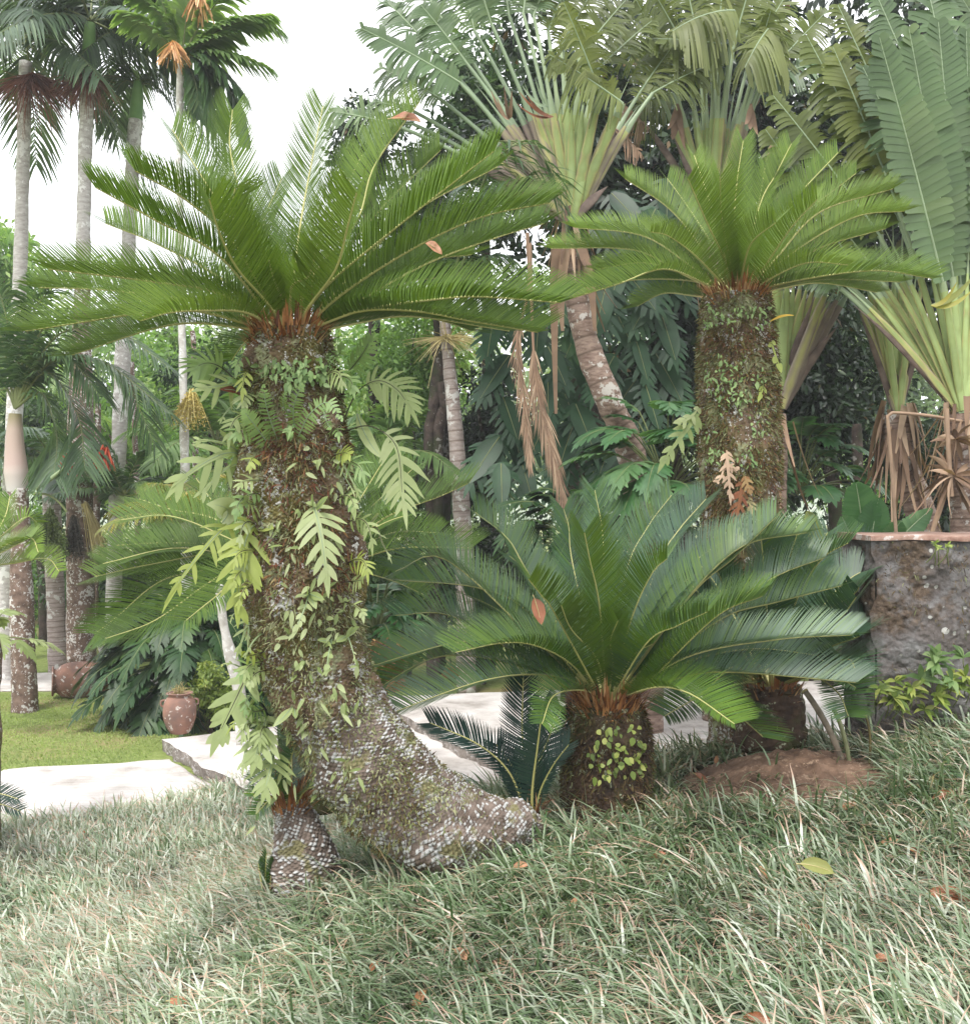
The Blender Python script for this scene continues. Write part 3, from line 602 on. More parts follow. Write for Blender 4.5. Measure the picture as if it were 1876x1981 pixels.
C3, C3c, C3p = cycad('tall upright cycad with mossy brown trunk standing left of the stone wall', 'cycads planted in the garden', (1424, 568), 7.0, c3t, c3r, 1.28, f3,
    auto_fronds((1424, 568), 7.0, 4, 1.15, 10, 60, (20, 160), .3, 5), ('bark_cyc',), 'cyc', 122, .2, .0074, 3, .026, .75, 280, 150, .009, cb=(.2, .13, 420), vee=42)
fluff(C3, 'moss', 'moss', C3p, c3r, 26000, Lr=(.018, .05), W=(.004, .011), srange=(0, .75), tint=.5); fluff(C3, 'dry_fern', 'moss_red', C3p, c3r, 11000, srange=(.08, .7), Lr=(.015, .04), tint=.7)
# low cycad
c2t = [(1172, 1360, 5.5), (1172, 1420, 5.5), (1174, 1500, 5.5), (1176, 1600, 5.5)]
c2r = [.18, .225, .225, .235]
f2 = [([(1168, 1150), (1165, 1030)], (1150, 948), 1, 1.15), ([(1210, 1110), (1252, 1020)], (1298, 958), 1, 1.15), ([(1108, 1094), (1100, 1020)], (1090, 985), 1, 1.1),
      ([(1018, 1103), (980, 1040)], (918, 990), 1, 1.12), ([(1018, 1220), (858, 1080)], (765, 1105), -1, 1.05), ([(1025, 1187), (925, 1137)], (772, 1122), 1, 1.1),
      ([(1060, 1250), (975, 1238), (870, 1245)], (705, 1292), -1, 1.1), ([(1108, 1287), (1041, 1250), (975, 1243)], (880, 1262), -1, .85),
      ([(1155, 1277), (1105, 1217)], (1085, 1170), -1, .7), ([(1071, 1183), (1050, 1155)], (1022, 1120), -1, .9), ([(1251, 1243), (1310, 1210)], (1368, 1183), -1, .8),
      ([(1251, 1320), (1384, 1193)], (1475, 1152), -1, .95), ([(1284, 1277), (1401, 1193), (1500, 1165)], (1625, 1133), -1, 1.15), ([(1300, 1240), (1484, 1123)], (1595, 1078), 1, 1.15),
      ([(1334, 1153), (1417, 1080)], (1500, 1000), 1, 1.1), ([(1271, 1097), (1311, 1027)], (1365, 965), 1, 1.1), ([(1310, 1180), (1430, 1060)], (1560, 1030), 1, 1.12),
      ([(1330, 1270), (1501, 1237)], (1648, 1228), -1, 1.2), ([(1317, 1310), (1417, 1300)], (1655, 1320), -1, 1.2), ([(1090, 1310), (940, 1315)], (690, 1405), -1, 1.15),
      ([(1130, 1335), (1072, 1345)], (1048, 1400), -1, .55, .8), ([(1000, 1265), (870, 1190)], (765, 1190), 1, 1.02), ([(1010, 1290), (850, 1270)], (700, 1350), 1, 1.1),
      ([(1210, 1290), (1230, 1262)], (1262, 1245), -1, .4, .7), ([(1185, 1285), (1180, 1240)], (1195, 1200), -1, .5, .7), ([(1220, 1200), (1260, 1110)], (1290, 1080), -1, .8),
      ([(1120, 1200), (1040, 1120)], (985, 1075), 1, .95), ([(1300, 1290), (1450, 1255)], (1600, 1270), 1, 1.05), ([(1250, 1180), (1350, 1080)], (1430, 1030), 1, 1), ([(1160, 1180), (1140, 1080)], (1130, 1030), -1, .95),
      ([(1260, 1330), (1330, 1340)], (1420, 1400), -1, .9), ([(1180, 1240), (1215, 1180)], (1245, 1120), 1, .9)]
C2, C2c, C2p = cycad('low dark green cycad with short stout trunk in front of the stone wall', 'cycads planted in the garden', (1172, 1348), 5.5, c2t, c2r, 1.18, f2,
    auto_fronds((1172, 1348), 5.5, 8, 1.1, 15, 65, (20, 160), .3, 6), ('bark_low',), 'cyc_sheen', 140, .205, .006, 4, .024, .55, 160, 170, .008, cb=(.18, .12, 420), vee=36, rw=.75, tw=.7)
fluff(C2, 'moss', 'moss', C2p, c2r, 9000, Lr=(.01, .035), tint=.3)
# cycad behind the leaning one
c4t = [(598, 1115, 7.5), (600, 1200, 7.5), (600, 1330, 7.5), (600, 1560, 7.5)]
f4 = [([(440, 1040), (330, 998)], (235, 1005), -1), ([(430, 1010), (330, 985)], (270, 965), 1), ([(450, 1070), (300, 1090)], (185, 1115), -1), ([(470, 1095), (400, 1130), (300, 1200)], (205, 1235), -1, 1.1),
      ([(450, 1060), (330, 1050)], (220, 1055), 1), ([(670, 1070), (742, 1003), (850, 960)], (905, 935), -1, 1.05), ([(690, 1010), (740, 960)], (800, 905), 1, 1.05), ([(650, 1050), (700, 960)], (755, 870), 1),
      ([(675, 1090), (760, 1062), (850, 1058)], (912, 1060), -1, 1.05), ([(680, 1070), (760, 1030)], (850, 1030), 1, .95), ([(450, 1100), (320, 1120), (230, 1190)], (185, 1225), 1, 1.1),
      ([(470, 1080), (340, 1060)], (200, 1090), 1), ([(480, 1040), (420, 980)], (380, 925), 1), ([(660, 1100), (750, 1120)], (820, 1150), 1, .9), ([(480, 1110), (410, 1160)], (360, 1200), -1, .9)]
cycad('cycad half hidden behind the leaning trunk with fronds showing on both sides', 'cycads planted in the garden', (598, 1110), 7.5, c4t, [.2, .22, .22, .24], 1.45, f4,
      auto_fronds((598, 1110), 7.5, 4, 1.2, 20, 60, (30, 150), .3, 8), ('bark_low',), 'cyc', 100, .26, .0085, 3, .06, .35, 60, 60, .02, cb=(.18, .1, 200))
# dark cycad behind the low one
c5t = [(1490, 1325, 6.6), (1490, 1380, 6.6), (1488, 1480, 6.6)]
f5 = [([(1580, 1200), (1650, 1150)], (1660, 1135), -1), ([(1560, 1180), (1620, 1120)], (1652, 1065), 1), ([(1590, 1260), (1650, 1235)], (1662, 1230), -1), ([(1590, 1290), (1640, 1275)], (1655, 1300), -1),
      ([(1420, 1290), (1360, 1340)], (1285, 1385), -1, .95), ([(1440, 1320), (1400, 1350)], (1475, 1425), -1, .7), ([(1570, 1310), (1620, 1340)], (1640, 1385), -1, .9), ([(1530, 1180), (1570, 1090)], (1600, 1030), 1),
      ([(1460, 1200), (1450, 1110)], (1440, 1040), 1), ([(1590, 1230), (1660, 1190)], (1660, 1185), 1), ([(1550, 1300), (1600, 1300)], (1655, 1330), -1, .8), ([(1430, 1280), (1370, 1250)], (1290, 1290), 1),
      ([(1600, 1150), (1660, 1080)], (1650, 1045), 1, 1.1), ([(1540, 1160), (1590, 1080)], (1640, 1050), -1), ([(1480, 1150)], (1470, 1030), -1), ([(1430, 1200)], (1380, 1090), -1), ([(1500, 1180), (1520, 1100)], (1545, 1020), -1), ([(1560, 1240), (1620, 1200)], (1655, 1155), -1)]
cycad('dark cycad crouching behind the low cycad beside the stone wall', 'cycads planted in the garden', (1490, 1320), 6.6, c5t, [.18, .2, .22], 1.2, f5,
      auto_fronds((1490, 1320), 6.6, 12, 1.15, 15, 75, (0, 180), .3, 9), ('bark_low',), 'cyc_sheen', 90, .24, .0095, 3, .06, .3, 50, 60, .02, cb=(.18, .12, 200))
# left edge cycad
c6t = [(-60, 1100, 8.0), (-62, 1200, 8.0), (-62, 1640, 8.0)]
f6 = [([(0, 1040), (50, 1000)], (72, 1010), 1, .8), ([(10, 1055), (60, 1040)], (75, 1068), -1, .8), ([(0, 1070), (50, 1045)], (60, 1040), -1, .75), ([(20, 1090), (90, 1080)], (115, 1105), -1, .9), ([(-20, 1050), (10, 1000)], (20, 960), 1, .8), ([(-20, 1100), (-60, 1130)], (-180, 1150), -1, .8), ([(-90, 1040)], (-150, 980), 1, .8)]
cycad('cycad cut off by the left edge with pale fronds crossing the palm trunks', 'cycads planted in the garden', (-60, 1090), 8.0, c6t, [.16, .2, .22], 1.1, f6, (), ('bark_cyc',), 'cyc', 70, .15, .010, 3, .06, .75, 50, 60, .02)
# small one at the lower left edge
f8 = [([(-60, 1550), (0, 1555)], (38, 1568), -1, .9), ([(-60, 1530), (0, 1535)], (35, 1545), 1, .9), ([(-70, 1510)], (-20, 1480), 1, .8), ([(-150, 1540)], (-220, 1540), -1, .8)]
cycad('small cycad with only its frond tips showing beside the path at the left edge', 'cycads planted in the garden', (-110, 1580), 7.6, [(-110, 1585, 7.6), (-110, 1660, 7.6)], [.07, .09], .6, f8, (), ('bark_low',), 'cyc_low', 45, .12, .008, 2, .05, .8, 14, 24, .01, cb=(.07, .05, 60))
# pup on the stump
c7t = [(558, 1560, 5.15), (575, 1600, 5.15), (590, 1650, 5.17), (600, 1730, 5.2)]
f7 = [([(540, 1530), (520, 1515)], (490, 1540), -1, .8), ([(548, 1510), (520, 1490)], (485, 1510), 1, .8), ([(570, 1510), (600, 1480)], (640, 1470), 1), ([(565, 1480), (560, 1440)], (545, 1400), 1), ([(560, 1480)], (590, 1410), -1), ([(590, 1530), (620, 1520)], (650, 1530), -1, .7), ([(545, 1545), (525, 1545)], (495, 1575), -1, .6),
      ([(520, 1500), (500, 1450)], (500, 1400), 1)]
cycad('stubby grey trunk sprouting a small dark cycad tuft left of the leaning trunk', 'cycads planted in the garden', (560, 1550), 5.15, c7t, [.06, .1, .15, .18], .42, f7, (), ('bark_foot',), 'cyc_sheen', 50, .08, .006, 3, .018, .35, 150, 130, .016, cb=(.08, .07, 130))
# upright dark fronds between trunk and low cycad
f9 = [([(985, 1495), (925, 1440)], (832, 1398), -1, 1.0, 1.05), ([(1020, 1500), (1010, 1420)], (1012, 1310), 1, 1.15), ([(1035, 1500), (1060, 1430)], (1085, 1370), 1, .9), ([(1010, 1540), (995, 1490)], (960, 1440), 1, .6), ([(1045, 1530), (1070, 1480)], (1100, 1440), -1, .6), ([(1030, 1520), (1040, 1440)], (1050, 1360), -1, .9)]
cycad('young cycad of a few upright dark blue green fronds between the two near trunks', 'cycads planted in the garden', (1028, 1575), 5.3, [(1028, 1572, 5.3), (1030, 1600, 5.3)], [.035, .05], .68, f9, (), ('bark_low',), 'cyc_low', 62, .15, .009, 3, .03, .3, 12, 24, .006, cb=(.035, .04, 40), vee=12)
fx = [([(514, 1690)], (516, 1650), -1, 1), ([(525, 1690)], (530, 1665), -1, .8), ([(505, 1700)], (500, 1670), 1, .8)]
cycad('tiny cycad seedling in the grass at the foot of the stubby grey trunk', 'cycads planted in the garden', (518, 1735), 5.1, [(518, 1733, 5.1), (518, 1750, 5.1)], [.015, .02], .2, fx, (), ('bark_low',), 'cyc_sheen', 26, .06, .006, 2, .02, .4, 8, 12, .003, cb=None)
def ribbon(mb, cv, W, up, tint=.5, mat=0, prof=None):
    cv = np.asarray(cv, float); m = len(cv); T = nrm(np.gradient(cv, axis=0)); up = np.broadcast_to(up, (m, 3))
    Nn = nrm(up - T * (up * T).sum(-1, keepdims=True)); Sd = np.cross(T, Nn)
    p = np.interp(np.linspace(0, 1, m), np.linspace(0, 1, len(prof)), prof) if prof is not None else np.ones(m)
    h = (p * W / 2)[:, None]
    V = np.stack([cv - Sd * h + Nn * h * .15, cv, cv + Sd * h + Nn * h * .15], 1).reshape(-1, 3); i = np.arange(m - 1) * 3
    Q = np.concatenate([np.stack([i + j, i + j + 1, i + j + 4, i + j + 3], -1) for j in (0, 1)])
    mb.add(V, Q, tint, np.repeat(np.linspace(0, 1, m), 3), mat)
def lobed(mb, cv, up, hw, nl, lw, core=.25, a0=80, a1=40, vee=-8, droop=.15, tint=.5, shape=(.55, .95, 1, .8, .45), term=True, K=4, s0=.05, s1=.88, mat=0, tj=.08, curl=0, lprof=(.75, 1, 1, .85, .15)):
    """deeply lobed leaf: solid core strip along the midrib plus lobes"""
    cv = np.asarray(cv, float); Lc = np.linalg.norm(np.diff(cv, axis=0), axis=1).sum()
    Lf = lambda r: hw * np.interp(r, np.linspace(0, 1, len(shape)), shape)
    pinnate(mb, cv, up, nl, Lf, lw, a0, a1, vee, s0, s1, K, droop, .12, tint, .06, tj, list(lprof), 0, mat, curl, Lj=.08)
    ribbon(mb, cv, hw * 2 * core, up, tint, mat, [.3, .9, 1, .9, .7, .1])
    if term:
        T = nrm(cv[-1] - cv[-2]); b = cv[int(len(cv) * .86)]
        strips(mb, b[None], T, np.asarray(up if np.ndim(up) == 1 else up[-1]), Lc * .2 + hw * .25, lw * 1.1, K, droop, 0, [.8, 1, .9, .6, .1], 0, tint, mat)
def paddle(mb, cv, up, hw, n=30, droop=.25, tear=.15, tint=.5, mat=0, shape=(.35, .8, 1, 1, .9, .7, .3), K=5, vee=18, a0=82, a1=55):
    cv = np.asarray(cv, float); m = len(cv); T = nrm(np.gradient(cv, axis=0)); up = np.broadcast_to(up, (m, 3))
    Nn = nrm(up - T * (up * T).sum(-1, keepdims=True)); Sd = np.cross(T, Nn)
    Lc = np.linalg.norm(np.diff(cv, axis=0), axis=1).sum()
    for sd in (-1, 1):
        s = (np.arange(n) + .5) / n; x = s * (m - 1); g = lambda A: np.stack([np.interp(x, np.arange(m), A[:, k]) for k in range(3)], -1)
        b, t_, n_, sv = g(cv), nrm(g(T)), nrm(g(Nn)), nrm(g(Sd))
        gid = np.cumsum(rng.random(n) < tear); ng = gid.max() + 1
        gj = rng.normal(0, 1, (ng, 4))[gid]
        a = np.radians(a0 + (a1 - a0) * s ** 1.3 + gj[:, 0] * 4.5 * (tear > .4)); ve = np.radians(vee + gj[:, 1] * (13 if tear > .4 else 6))
        lat = sv * (sd * np.cos(ve))[:, None] + n_ * np.sin(ve)[:, None]
        d = t_ * np.cos(a)[:, None] + lat * np.sin(a)[:, None]
        nn = n_ * np.cos(ve)[:, None] - sv * (sd * np.sin(ve))[:, None] 
        L = hw * np.interp(s, np.linspace(0, 1, len(shape)), shape) * (1 + gj[:, 3] * .05)
        strips(mb, b, d, nn, L, Lc / n * (1.18 if tear < .4 else 1.08), K, np.clip(droop * (1 + gj[:, 2] * .45), 0, 2), .1, [1, 1, 1, 1, .95, .6], .1, np.clip(tint + gj[:, 1] * .1 + rng.normal(0, .04, n), 0, 1), mat)
# ---------- traveller's palms ----------
def trav(label, bpx, d, leaves, tpts, trad, seed=0, skirt=0, tmat='bark_trav', sheathL=.38, extra=11, sw=1.0, gmin=0.0):
    Bp = P(*bpx, d); pts = [P(*q) for q in tpts]; l_ = pts[-1]; gzz = float(gz(l_[0], l_[1])) - .05; trad = list(trad) + [trad[-1]] * (len(pts) - len(trad) + 1)
    if gzz < l_[2]: pts.append(np.array([l_[0] + .02, l_[1] + .02, gzz]))
    root = thing('traveller_palm', pts[-1], label, 'palm', 'traveller palms with fans of long leaf stalks')
    mb = MB(); p = smooth_path(pts, 90); tube(mb, p, rad_at(pts, trad[:len(pts)], 90), 18, .5, disp=lambda pp, a, r, U, B: r + np.abs(np.sin(np.arange(len(pp)) * 1.15))[:, None] * .008 + fbm(pp[:, None] + np.cos(a)[None, :, None] * .1, 5, 2) * .012)
    mb.build('trunk', M[tmat], root)
    ex = [l_[0] for l_ in leaves if l_[0][1] < bpx[1] - 60]; an = [math.atan2(q[0] - bpx[0], bpx[1] - q[1]) for q in ex]; a0_, a1_ = np.percentile(an, 8), np.percentile(an, 92)
    auto_ = [((bpx[0] + math.sin(t_) * l_ * S(d), bpx[1] - math.cos(t_) * l_ * S(d)), None, 0, 'paddle') for t_, l_ in zip(np.linspace(a0_, a1_, extra), rng.uniform(1.15, 1.9, extra))]
    for k, lf in enumerate(list(leaves) + auto_):
        e, tip, hw, mt = lf[:4]; dy = lf[4] if len(lf) > 4 else rng.uniform(-.35, .35); sag = lf[5] if len(lf) > 5 else .25
        E_ = P(e[0], e[1], d + dy * .5); dirx = (e[0] - bpx[0]); 
        b0 = Bp + np.array([dirx / S(d) * .03, rng.uniform(-.05, .05), .0]); L = np.linalg.norm(E_ - b0)
        mid = b0 + (E_ - b0) * .5 + Z * .04 * L
        cv = smooth_path([b0, mid, E_], 24)
        mb = MB(); dead = mt == 'dry'
        # sheath: broad channelled base narrowing to a round stalk
        rr = np.interp(np.linspace(0, 1, 24) * L, [0, .25, 1.0, 1.35, 3], [.04 * sw, .062 * sw, .05 * sw, .022, .014]); fl = .16; ks = int(np.clip(1.15 / L, .3, .95) * 23)
        if tip is None: rr = rr * np.interp(np.linspace(0, 1, 24), [0, .6, 1], [1, .8, .05])
        bt = np.clip(gmin + (1 - gmin) * rng.normal(.88 - .5 * min(max(abs(dirx) - 30, 0) / 120, 1), .1), 0, 1) if not dead else .1
        ca = np.abs(np.sin(np.linspace(0, 2 * np.pi, 10, endpoint=False)))
        tn = np.clip(bt + np.tile(-.36 * ca ** 2 + .12, 24) + np.repeat(rng.normal(0, .05, 24), 10), 0, 1)
        flv = np.interp(np.linspace(0, 1, 24) * L, [0, 1.0, 1.35, 3], [.16, .2, .8, .8])
        tube(mb, cv, rr, 10, tn, 1, flat=flv, upv=(0, 1, 0)); q = mb.Q[0]; mb.M[0] = (q[:, 0] // 10 < ks).astype(np.int32)
        mb.build('petiole', [M['petiole'], M['sheath']] if not dead else [M['pet_dry'], M['pet_dry']], root)
        if tip is None: continue
        Tp = P(tip[0], tip[1], d + dy); dirp = nrm(cv[-1] - cv[-4]); Lb = np.linalg.norm(Tp - E_)
        c2 = smooth_path([E_, E_ + (Tp - E_) * .5 + Z * Lb * .06 * (1 if tip[1] > e[1] else .3), Tp], 20)
        up = np.array([rng.uniform(-.15, .15), -1.0, .45 + .3 * rng.random()])
        mb = MB(); paddle(mb, c2, up, hw, int(30 + 10 * rng.random()), sag * (1 if lf[-1] == 'whole' else 1.5), .6 if lf[-1] != 'whole' else .26, rng.uniform(.3, .7))
        bl = mb.build('leaf_blade', M[mt], root)
        mb = MB(); tube(mb, c2, np.linspace(.014, .004, 20), 5, .6); mb.build('midrib', M['petiole'] if not dead else M['dry'], bl)
    if skirt:
        mb = MB(); n = skirt; a = rng.uniform(0, 6.28, n); r = .13
        b = Bp + np.stack([np.cos(a) * r, np.sin(a) * r, rng.uniform(-.5, .15, n)], -1)
        dd = np.stack([np.cos(a) * .28, np.sin(a) * .28, -np.ones(n)], -1) + rng.normal(0, .12, (n, 3))
        strips(mb, b, dd, np.stack([np.cos(a), np.sin(a), a * 0], -1), rng.uniform(.3, .8, n), rng.uniform(.03, .08, n), 4, 0, rng.uniform(-.2, .2, n), [1, .9, .6, .2], .4, rng.random(n))
        mb.build('dry_skirt', M['dry'], root)
    return root, Bp
# ---------- feather palms ----------
def pfrond(root, cv, n, Ll, W, mat, vee=10, droop=.35, a0=70, a1=35, tint=.5, name='frond', K=3, rw=.018, up=Z, s0=.15, label=None, rmat='rachis_d', tj=.15, fwd=0):
    mb = MB(); Lf = lambda r: Ll * np.interp(r, [0, .15, .5, .85, 1], [.55, .85, 1, .75, .4])
    pinnate(mb, cv, up, n, Lf, W, a0, a1, vee, s0, 1, K, droop, fwd, tint, .07, tj, [.5, 1, .9, .08], .25)
    tube(mb, cv, np.linspace(rw, .003, len(cv)), 5, .5, 1)
    o = mb.build(name, [M[mat], M[rmat]], root)
    if label: o['label'] = label
    return o
def crown_fronds(root, C, n, L, Ll, W, mat, nl=40, el=(-35, 80), drop=.5, seed=0, vee=5, droop=.45, name='frond', azr=(0, 360), K=3, tint=.45):
    r_ = np.random.default_rng(seed)
    for i in range(n):
        az = R(azr[0] + (azr[1] - azr[0]) * ((i * .618034 + r_.random() * .12) % 1)); e = R(el[0] + (el[1] - el[0]) * ((i + .5) / n)); l = L * r_.uniform(.85, 1.1)
        s = np.linspace(0, 1, 16)[:, None]; dd = np.array([math.cos(az) * math.cos(e), math.sin(az) * math.cos(e), math.sin(e)])
        cv = C + dd * (l * s) - Z * drop * l * s ** 2 * r_.uniform(.7, 1.2)
        pfrond(root, cv, nl, Ll, W, mat, vee, droop, tint=tint + r_.normal(0, .12), name=name, up=Z + dd * .01 + np.array([1e-3, 0, 0]), K=K)
def ptrunk(root, pts, rad, mat, nu=16, n=80, name='trunk', bul=.01, rng_amp=.0):
    mb = MB(); p = smooth_path([P(*q) for q in pts], n); r = np.interp(np.linspace(0, 1, n), np.linspace(0, 1, len(rad)), rad)
    tube(mb, p, r, nu, .5, disp=lambda pp, a, rr, U, B: rr + fbm(pp[:, None] + (np.cos(a)[None, :, None] * U[:, None] + np.sin(a)[None, :, None] * B[:, None]) * .15, 4, 3) * bul + (np.arange(len(pp)) % 3 == 0)[:, None] * rng_amp, cap=True)
    if isinstance(mat, tuple):
        mb.M[0] = (mb.Q[0][:, 0] // nu > n * mat[2]).astype(np.int32); return mb.build(name, [M[mat[0]], M[mat[1]]], root)
    return mb.build(name, M[mat], root)
def spray(root, top, n, L, spread, mat, name='flower_stalks', W=.006, down=1.0, K=4, beads=0, bs=.012, dirv=(0, 0, 0), curl=.0):
    """hanging bunch of thin strands with or without berries"""
    mb = MB(); a = rng.uniform(0, 6.28, n); rr = spread * np.sqrt(rng.random(n))
    d = np.stack([np.cos(a) * rr, np.sin(a) * rr, -np.ones(n) * down], -1) + np.array(dirv)
    l = L * rng.uniform(.6, 1.1, n)
    strips(mb, np.broadcast_to(top, (n, 3)) + rng.normal(0, .02, (n, 3)), d, rng.normal(0, 1, (n, 3)), l, W, K, .25, rng.normal(0, curl + .01, n), [1, 1, .8, .5], 0, rng.random(n))
    if beads:
        k = rng.integers(0, n, beads); t = rng.uniform(.15, 1, beads); c = top + nrm(d[k]) * (l[k] * t)[:, None] - Z * (.25 * l[k] * t ** 2)[:, None] + rng.normal(0, .015, (beads, 3))
        for ax in (np.array([1., 0, 0]), np.array([0, 1., .3])):
            strips(mb, c - ax * bs, np.broadcast_to(ax, c.shape), rng.normal(0, 1, c.shape), bs * 2, bs * 2, 2, 0, 0, [.3, 1, .3], 0, rng.random(beads))
    return mb.build(name, M[mat], root)
# ---------- leafy trees and bushes ----------
def foliage(C, rad, n, size, clumps=45, seed=0, crad=.26, asp=.5, shell=.55, mbx=None, fold=.25, squash=1.0, up=.3):
    r_ = np.random.default_rng(seed); C = np.asarray(C, float); rad = np.asarray(rad, float)
    u = nrm(r_.normal(0, 1, (clumps, 3))); rr = shell + (1 - shell) * r_.random(clumps); rr *= r_.uniform(.75, 1.1, clumps)
    cc = C + u * rad * rr[:, None]
    k = r_.integers(0, clumps, n); cr = rad.mean() * crad * r_.uniform(.6, 1.35, clumps)
    off = nrm(r_.normal(0, 1, (n, 3))) * (r_.random(n) ** .45)[:, None] * cr[k][:, None]; off[:, 2] *= .75
    b = cc[k] + off; a = nrm(off + r_.normal(0, cr.mean() * .5, (n, 3)) - Z * cr.mean() * .3)
    nn = nrm(r_.normal(0, .6, (n, 3)) + Z * up + off / cr[k][:, None] * .5)
    tv = np.clip(.45 + r_.normal(0, .17, clumps)[k] + r_.normal(0, .16, n), 0, 1)
    mb = mbx or MB(); sz = size * r_.uniform(.6, 1.3, n)
    strips(mb, b, a, nn, sz, sz * asp, 2, .15, 0, [.25, 1, .08], fold, tv)
    return mb, cc
def tree(name, label, cat, cpx, d, rad, n, size, mat, tm='bark_dark', trunkx=0, group=None, seed=0, tr=.16, clumps=45, crad=.26, asp=.5, limbs=7, shell=.5):
    C = P(*cpx, d); base = np.array([C[0] + trunkx, C[1], float(gz(C[0] + trunkx, C[1]))])
    root = thing(name, base, label, cat, group)
    mb, cc = foliage(C, rad, n, size, clumps, seed, crad, asp, shell); mb.build('crown', M[mat], root)
    tb = MB(); top = C - Z * rad[2] * .35
    p = smooth_path([base - Z * .1, base * .5 + top * .5 + np.array([.12, 0, 0]) * rad[0], top], 20)
    tube(tb, p, np.linspace(tr, tr * .6, 20), 9, .5)
    for i in range(limbs):
        e = cc[i * 3 % len(cc)]; q = smooth_path([top - Z * rng.uniform(0, .5), (top + e) / 2 + rng.normal(0, .15, 3), e], 12)
        tube(tb, q, np.linspace(tr * .45, tr * .1, 12), 6, .5)
    tb.build('trunk', M[tm], root); return root
# fans, left to right
o = 'paddle_o'; pd = 'paddle'
L1 = [((835, 95), (745, 0), .28, pd, .3), ((870, 60), (790, -60), .28, pd, .5), ((800, 240), (700, 260), .24, pd, .4), ((760, 240), (640, 215), .3, pd), ((800, 215), (722, 195), .28, pd, .4), ((850, 190), (735, 130), .3, pd), ((890, 160), (700, 55), .3, pd, -.3), ((905, 125), (815, 10), .3, pd), ((918, 60), (880, -90), .3, pd, .3),
      ((950, 45), (900, -110), .28, pd), ((985, 30), (960, -120), .3, pd, .4), ((1012, 25), (1030, -110), .3, pd), ((1032, 30), (1080, -90), .28, pd), ((1060, 60), (1110, -60), .28, o), ((1085, 90), (1160, -40), .3, o, .3),
      ((1120, 110), (1210, 0), .3, o), ((1150, 140), (1260, 40), .28, o, .4), ((1205, 200), (1062, 105), .3, o, -.5, .5), ((1230, 190), (1300, 90), .28, o, .5), ((1262, 180), (1360, 130), .28, o, .3, .5), ((1190, 250), (1240, 300), .1, 'dry', .2, .8), ((1160, 180), (1090, 5), .3, o, -.5, .5),
      ((1040, 190), None, 0, pd), ((1075, 185), None, 0, pd), ((1105, 195), None, 0, pd), ((1130, 200), None, 0, pd), ((1010, 175), None, 0, pd), ((985, 185), None, 0, pd), ((1150, 225), None, 0, pd), ((1175, 360), None, 0, 'dry'), ((1168, 340), None, 0, 'dry'), ((965, 230), None, 0, pd)]
T1, B1_ = trav('tall traveller palm with slanting ringed trunk and green and purple fan', (1105, 430), 11.0, L1,
    [(1100, 470, 11), (1112, 560, 11), (1140, 680, 11), (1180, 780, 11), (1225, 900, 11.2), (1250, 1120, 11.4)], [.1, .11, .13, .135, .15, .17], 0, 26)
L2 = [((1262, 150), (1180, 40), .32, o, -.3, .5), ((1290, 120), (1230, 0), .3, o, -.3, .5), ((1325, 95), (1255, -30), .32, o, -.5, .6), ((1350, 80), (1320, -60), .3, o), ((1390, 75), (1400, -80), .32, o, .2), ((1420, 80), (1460, -60), .3, o),
      ((1395, 85), (1255, 75), .3, o, -.7, .8), ((1450, 110), (1520, -10), .3, o), ((1460, 130), (1490, 20), .32, o, -.5, .7), ((1480, 150), (1600, 20), .3, o, -.2), ((1470, 160), (1610, 110), .25, pd, -.4), ((1300, 180), (1220, 215), .3, o, .1, .6), ((1255, 250), (1200, 200), .15, 'dry', 0, 1),
      ((1420, 20), (1300, 60), .3, o, -.9, .9), ((1380, 30), (1330, 150), .25, o, -.5, .8), ((1500, 40), (1440, 130), .3, o, -.7, .9), ((1340, 200), None, 0, pd), ((1365, 190), None, 0, pd), ((1400, 190), None, 0, pd), ((1425, 210), None, 0, pd), ((1320, 230), None, 0, pd), ((1440, 230), None, 0, pd), ((1300, 260), None, 0, 'dry')]
trav('traveller palm with narrow green fan rising behind the tall upright cycad crown', (1375, 440), 12.0, L2, [(1375, 470, 12), (1380, 700, 12), (1385, 1140, 12)], [.11, .14, .16], 1, 14, sw=.85)
L3 = [((1500, 540), (1470, 420), .2, pd), ((1535, 545), None, 0, pd), ((1560, 550), None, 0, pd), ((1590, 560), (1640, 480), .2, pd), ((1605, 580), None, 0, pd), ((1615, 600), None, 0, 'dry'), ((1620, 630), None, 0, 'dry'), ((1515, 560), None, 0, pd), ((1575, 575), None, 0, 'dry')]
trav('short traveller palm fan poking out right behind the tall cycad trunk', (1505, 790), 10.0, L3, [(1503, 800, 10), (1500, 900, 10), (1498, 1190, 10)], [.08, .1, .11], 2, 12)
L4 = [((1700, 420), (1640, 330), .26, pd, .2), ((1690, 560), (1590, 480), .2, pd, .3), ((1735, 480), None, 0, pd), ((1765, 470), (1760, 330), .24, pd, .4), ((1660, 600), None, 0, 'dry'), ((1680, 640), None, 0, 'dry'), ((1800, 600), None, 0, 'dry'), ((1720, 560), None, 0, 'dry')]
trav('traveller palm with brown dry leaf sheaths bunched round its trunk above the stone wall', (1735, 800), 9.6, L4, [(1735, 800, 9.6), (1742, 880, 9.6), (1770, 960, 9.6), (1795, 1060, 9.6), (1800, 1200, 9.6)], [.12, .11, .12, .14, .15], 3, 60, sw=.6)
